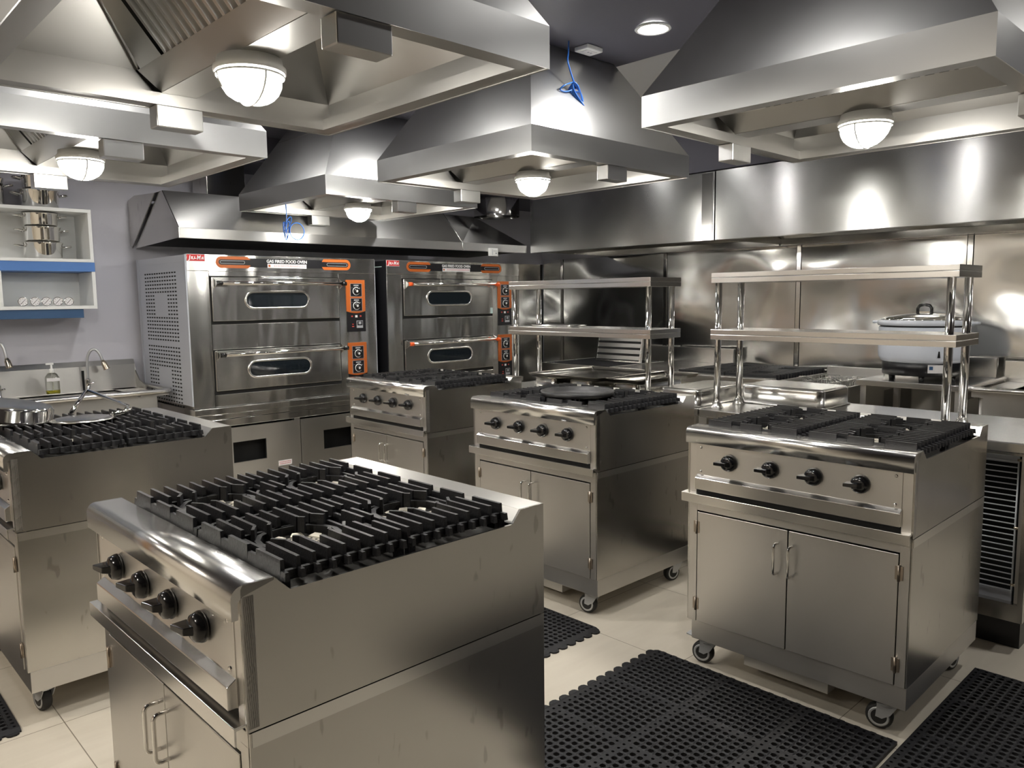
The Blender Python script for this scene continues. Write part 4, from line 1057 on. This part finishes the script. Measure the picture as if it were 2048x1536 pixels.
MB().mat('steel').box(.02, .035, 0.03, n - .08, .55, .82).build('apron', rs)
for u in (.06, .74):
    for v in (.06, n - .07): MB().mat('steel').cyl((u, v, 0), (u, v, .82), .02, 12).build('leg', rs)

# ------------------------------------------------------------------ rubber mats
def mat_mesh(nx, ny, pitch, ex, ey):
    """perforated rubber ring mat with raised studs and a scalloped ramp along two edges"""
    b = MB().mat('rubber'); h = .012; n = 8
    x0, y0 = 0, 0
    blk = 11
    for i in range(nx):
        for j in range(ny):
            cx, cy = (i + .5) * pitch, (j + .5) * pitch
            solid_row = (i % blk == blk - 1) or (j % blk == blk - 1)
            r = pitch * (.2 if solid_row else .36)
            o = []; q = []
            for k in range(n):
                a = PI / 4 * k + PI / 8 * 0
                ca, sa = math.cos(a), math.sin(a); s = max(abs(ca), abs(sa))
                o.append((cx + pitch / 2 * ca / s, cy + pitch / 2 * sa / s)); q.append((cx + r * ca, cy + r * sa))
            T = [b.v((x, yy, h)) for x, yy in o]; I = [b.v((x, yy, h + (0 if solid_row else .0022))) for x, yy in q]; L_ = [b.v((x, yy, .001)) for x, yy in q]
            for k in range(n):
                k2 = (k + 1) % n
                b.face([T[k], T[k2], I[k2], I[k]]); b.face([I[k], I[k2], L_[k2], L_[k]])
    Wd, Dp = nx * pitch, ny * pitch
    for (ax, ay, bx, by) in ((0, 0, Wd, 0), (Wd, 0, Wd, Dp), (Wd, Dp, 0, Dp), (0, Dp, 0, 0)):
        b.quad((ax, ay, 0), (bx, by, 0), (bx, by, h), (ax, ay, h))
    # ramp edge with scallops
    if ey:
        s = 1 if ey > 0 else -1; yb = Dp if s > 0 else 0
        b.prism([(yb, 0), (yb + s * .018, 0), (yb + s * .018, .006), (yb, h)], 'x', 0, Wd)
        k = int(Wd / .05)
        for i in range(k):
            c = (i + .5) * Wd / k; pts = [(c - .021, yb + s * .017), (c + .021, yb + s * .017), (c + .017, yb + s * .03), (c + .008, yb + s * .036), (c - .008, yb + s * .036), (c - .017, yb + s * .03)]
            b.prism(pts, 'z', 0, .006)
    if ex:
        s = 1 if ex > 0 else -1; xb = Wd if s > 0 else 0
        k = int(Dp / .05)
        for i in range(k):
            c = (i + .5) * Dp / k; b.prism([(xb, c - .014), (xb, c + .014), (xb + s * .008, c + .008), (xb + s * .008, c - .008)], 'z', 0, .009)
    return b
P_ = .0277
def rmat(nx, ny, ex, ey, loc, label):
    o = mat_mesh(nx, ny, P_, ex, ey).build('rubber_mat', loc=loc)
    return tag(o, label, 'mat', 'black rubber kitchen mats')
rmat(33, 33, 1, 1, (2.470 - 33 * P_, .853, 0), 'black perforated rubber mat in front of the right range, at bottom centre')
rmat(55, 33, 1, 0, (3.190 - 55 * P_, .838 - 33 * P_, 0), 'black perforated rubber mat at the bottom right corner beside the right range')
rmat(33, 33, 0, -1, (2.461 - 33 * P_, 2.085, 0), 'black perforated rubber mat partly hidden in front of the centre range')
rmat(33, 33, 0, -1, (.498 - 33 * P_, 2.93, 0), 'black perforated rubber mat at the left edge before the left range')

# ------------------------------------------------------------------ camera, world, view
cam = bpy.data.cameras.new('camera'); co = bpy.data.objects.new('camera', cam); COL.objects.link(co)
cam.sensor_fit = 'HORIZONTAL'; cam.sensor_width = 36; cam.lens = 36 * 1558.3724 / 2048; cam.clip_start = .02
fw = Vector((.68475136, .72063377, -.1086395)); rt = Vector((.72403379, -.68967328, -.01121817)); up = Vector((.08300995, .07097701, .99401791))
mw = Matrix(((rt.x, up.x, -fw.x, 0), (rt.y, up.y, -fw.y, 0), (rt.z, up.z, -fw.z, 1.4141), (0, 0, 0, 1)))
co.matrix_world = mw
SC.camera = co
w = bpy.data.worlds.new('world'); SC.world = w; w.use_nodes = True
w.node_tree.nodes['Background'].inputs[0].default_value = (.5, .5, .55, 1); w.node_tree.nodes['Background'].inputs[1].default_value = .05
vs = SC.view_settings
vs.view_transform = 'Standard'; vs.look = 'None'; vs.exposure = 1.8; vs.gamma = 1; vs.use_curve_mapping = False
cy = SC.cycles
cy.max_bounces = 8; cy.diffuse_bounces = 3; cy.glossy_bounces = 5; cy.transmission_bounces = 5; cy.adaptive_threshold = .025
cy.sample_clamp_indirect = 6; cy.caustics_reflective = True; cy.blur_glossy = .5
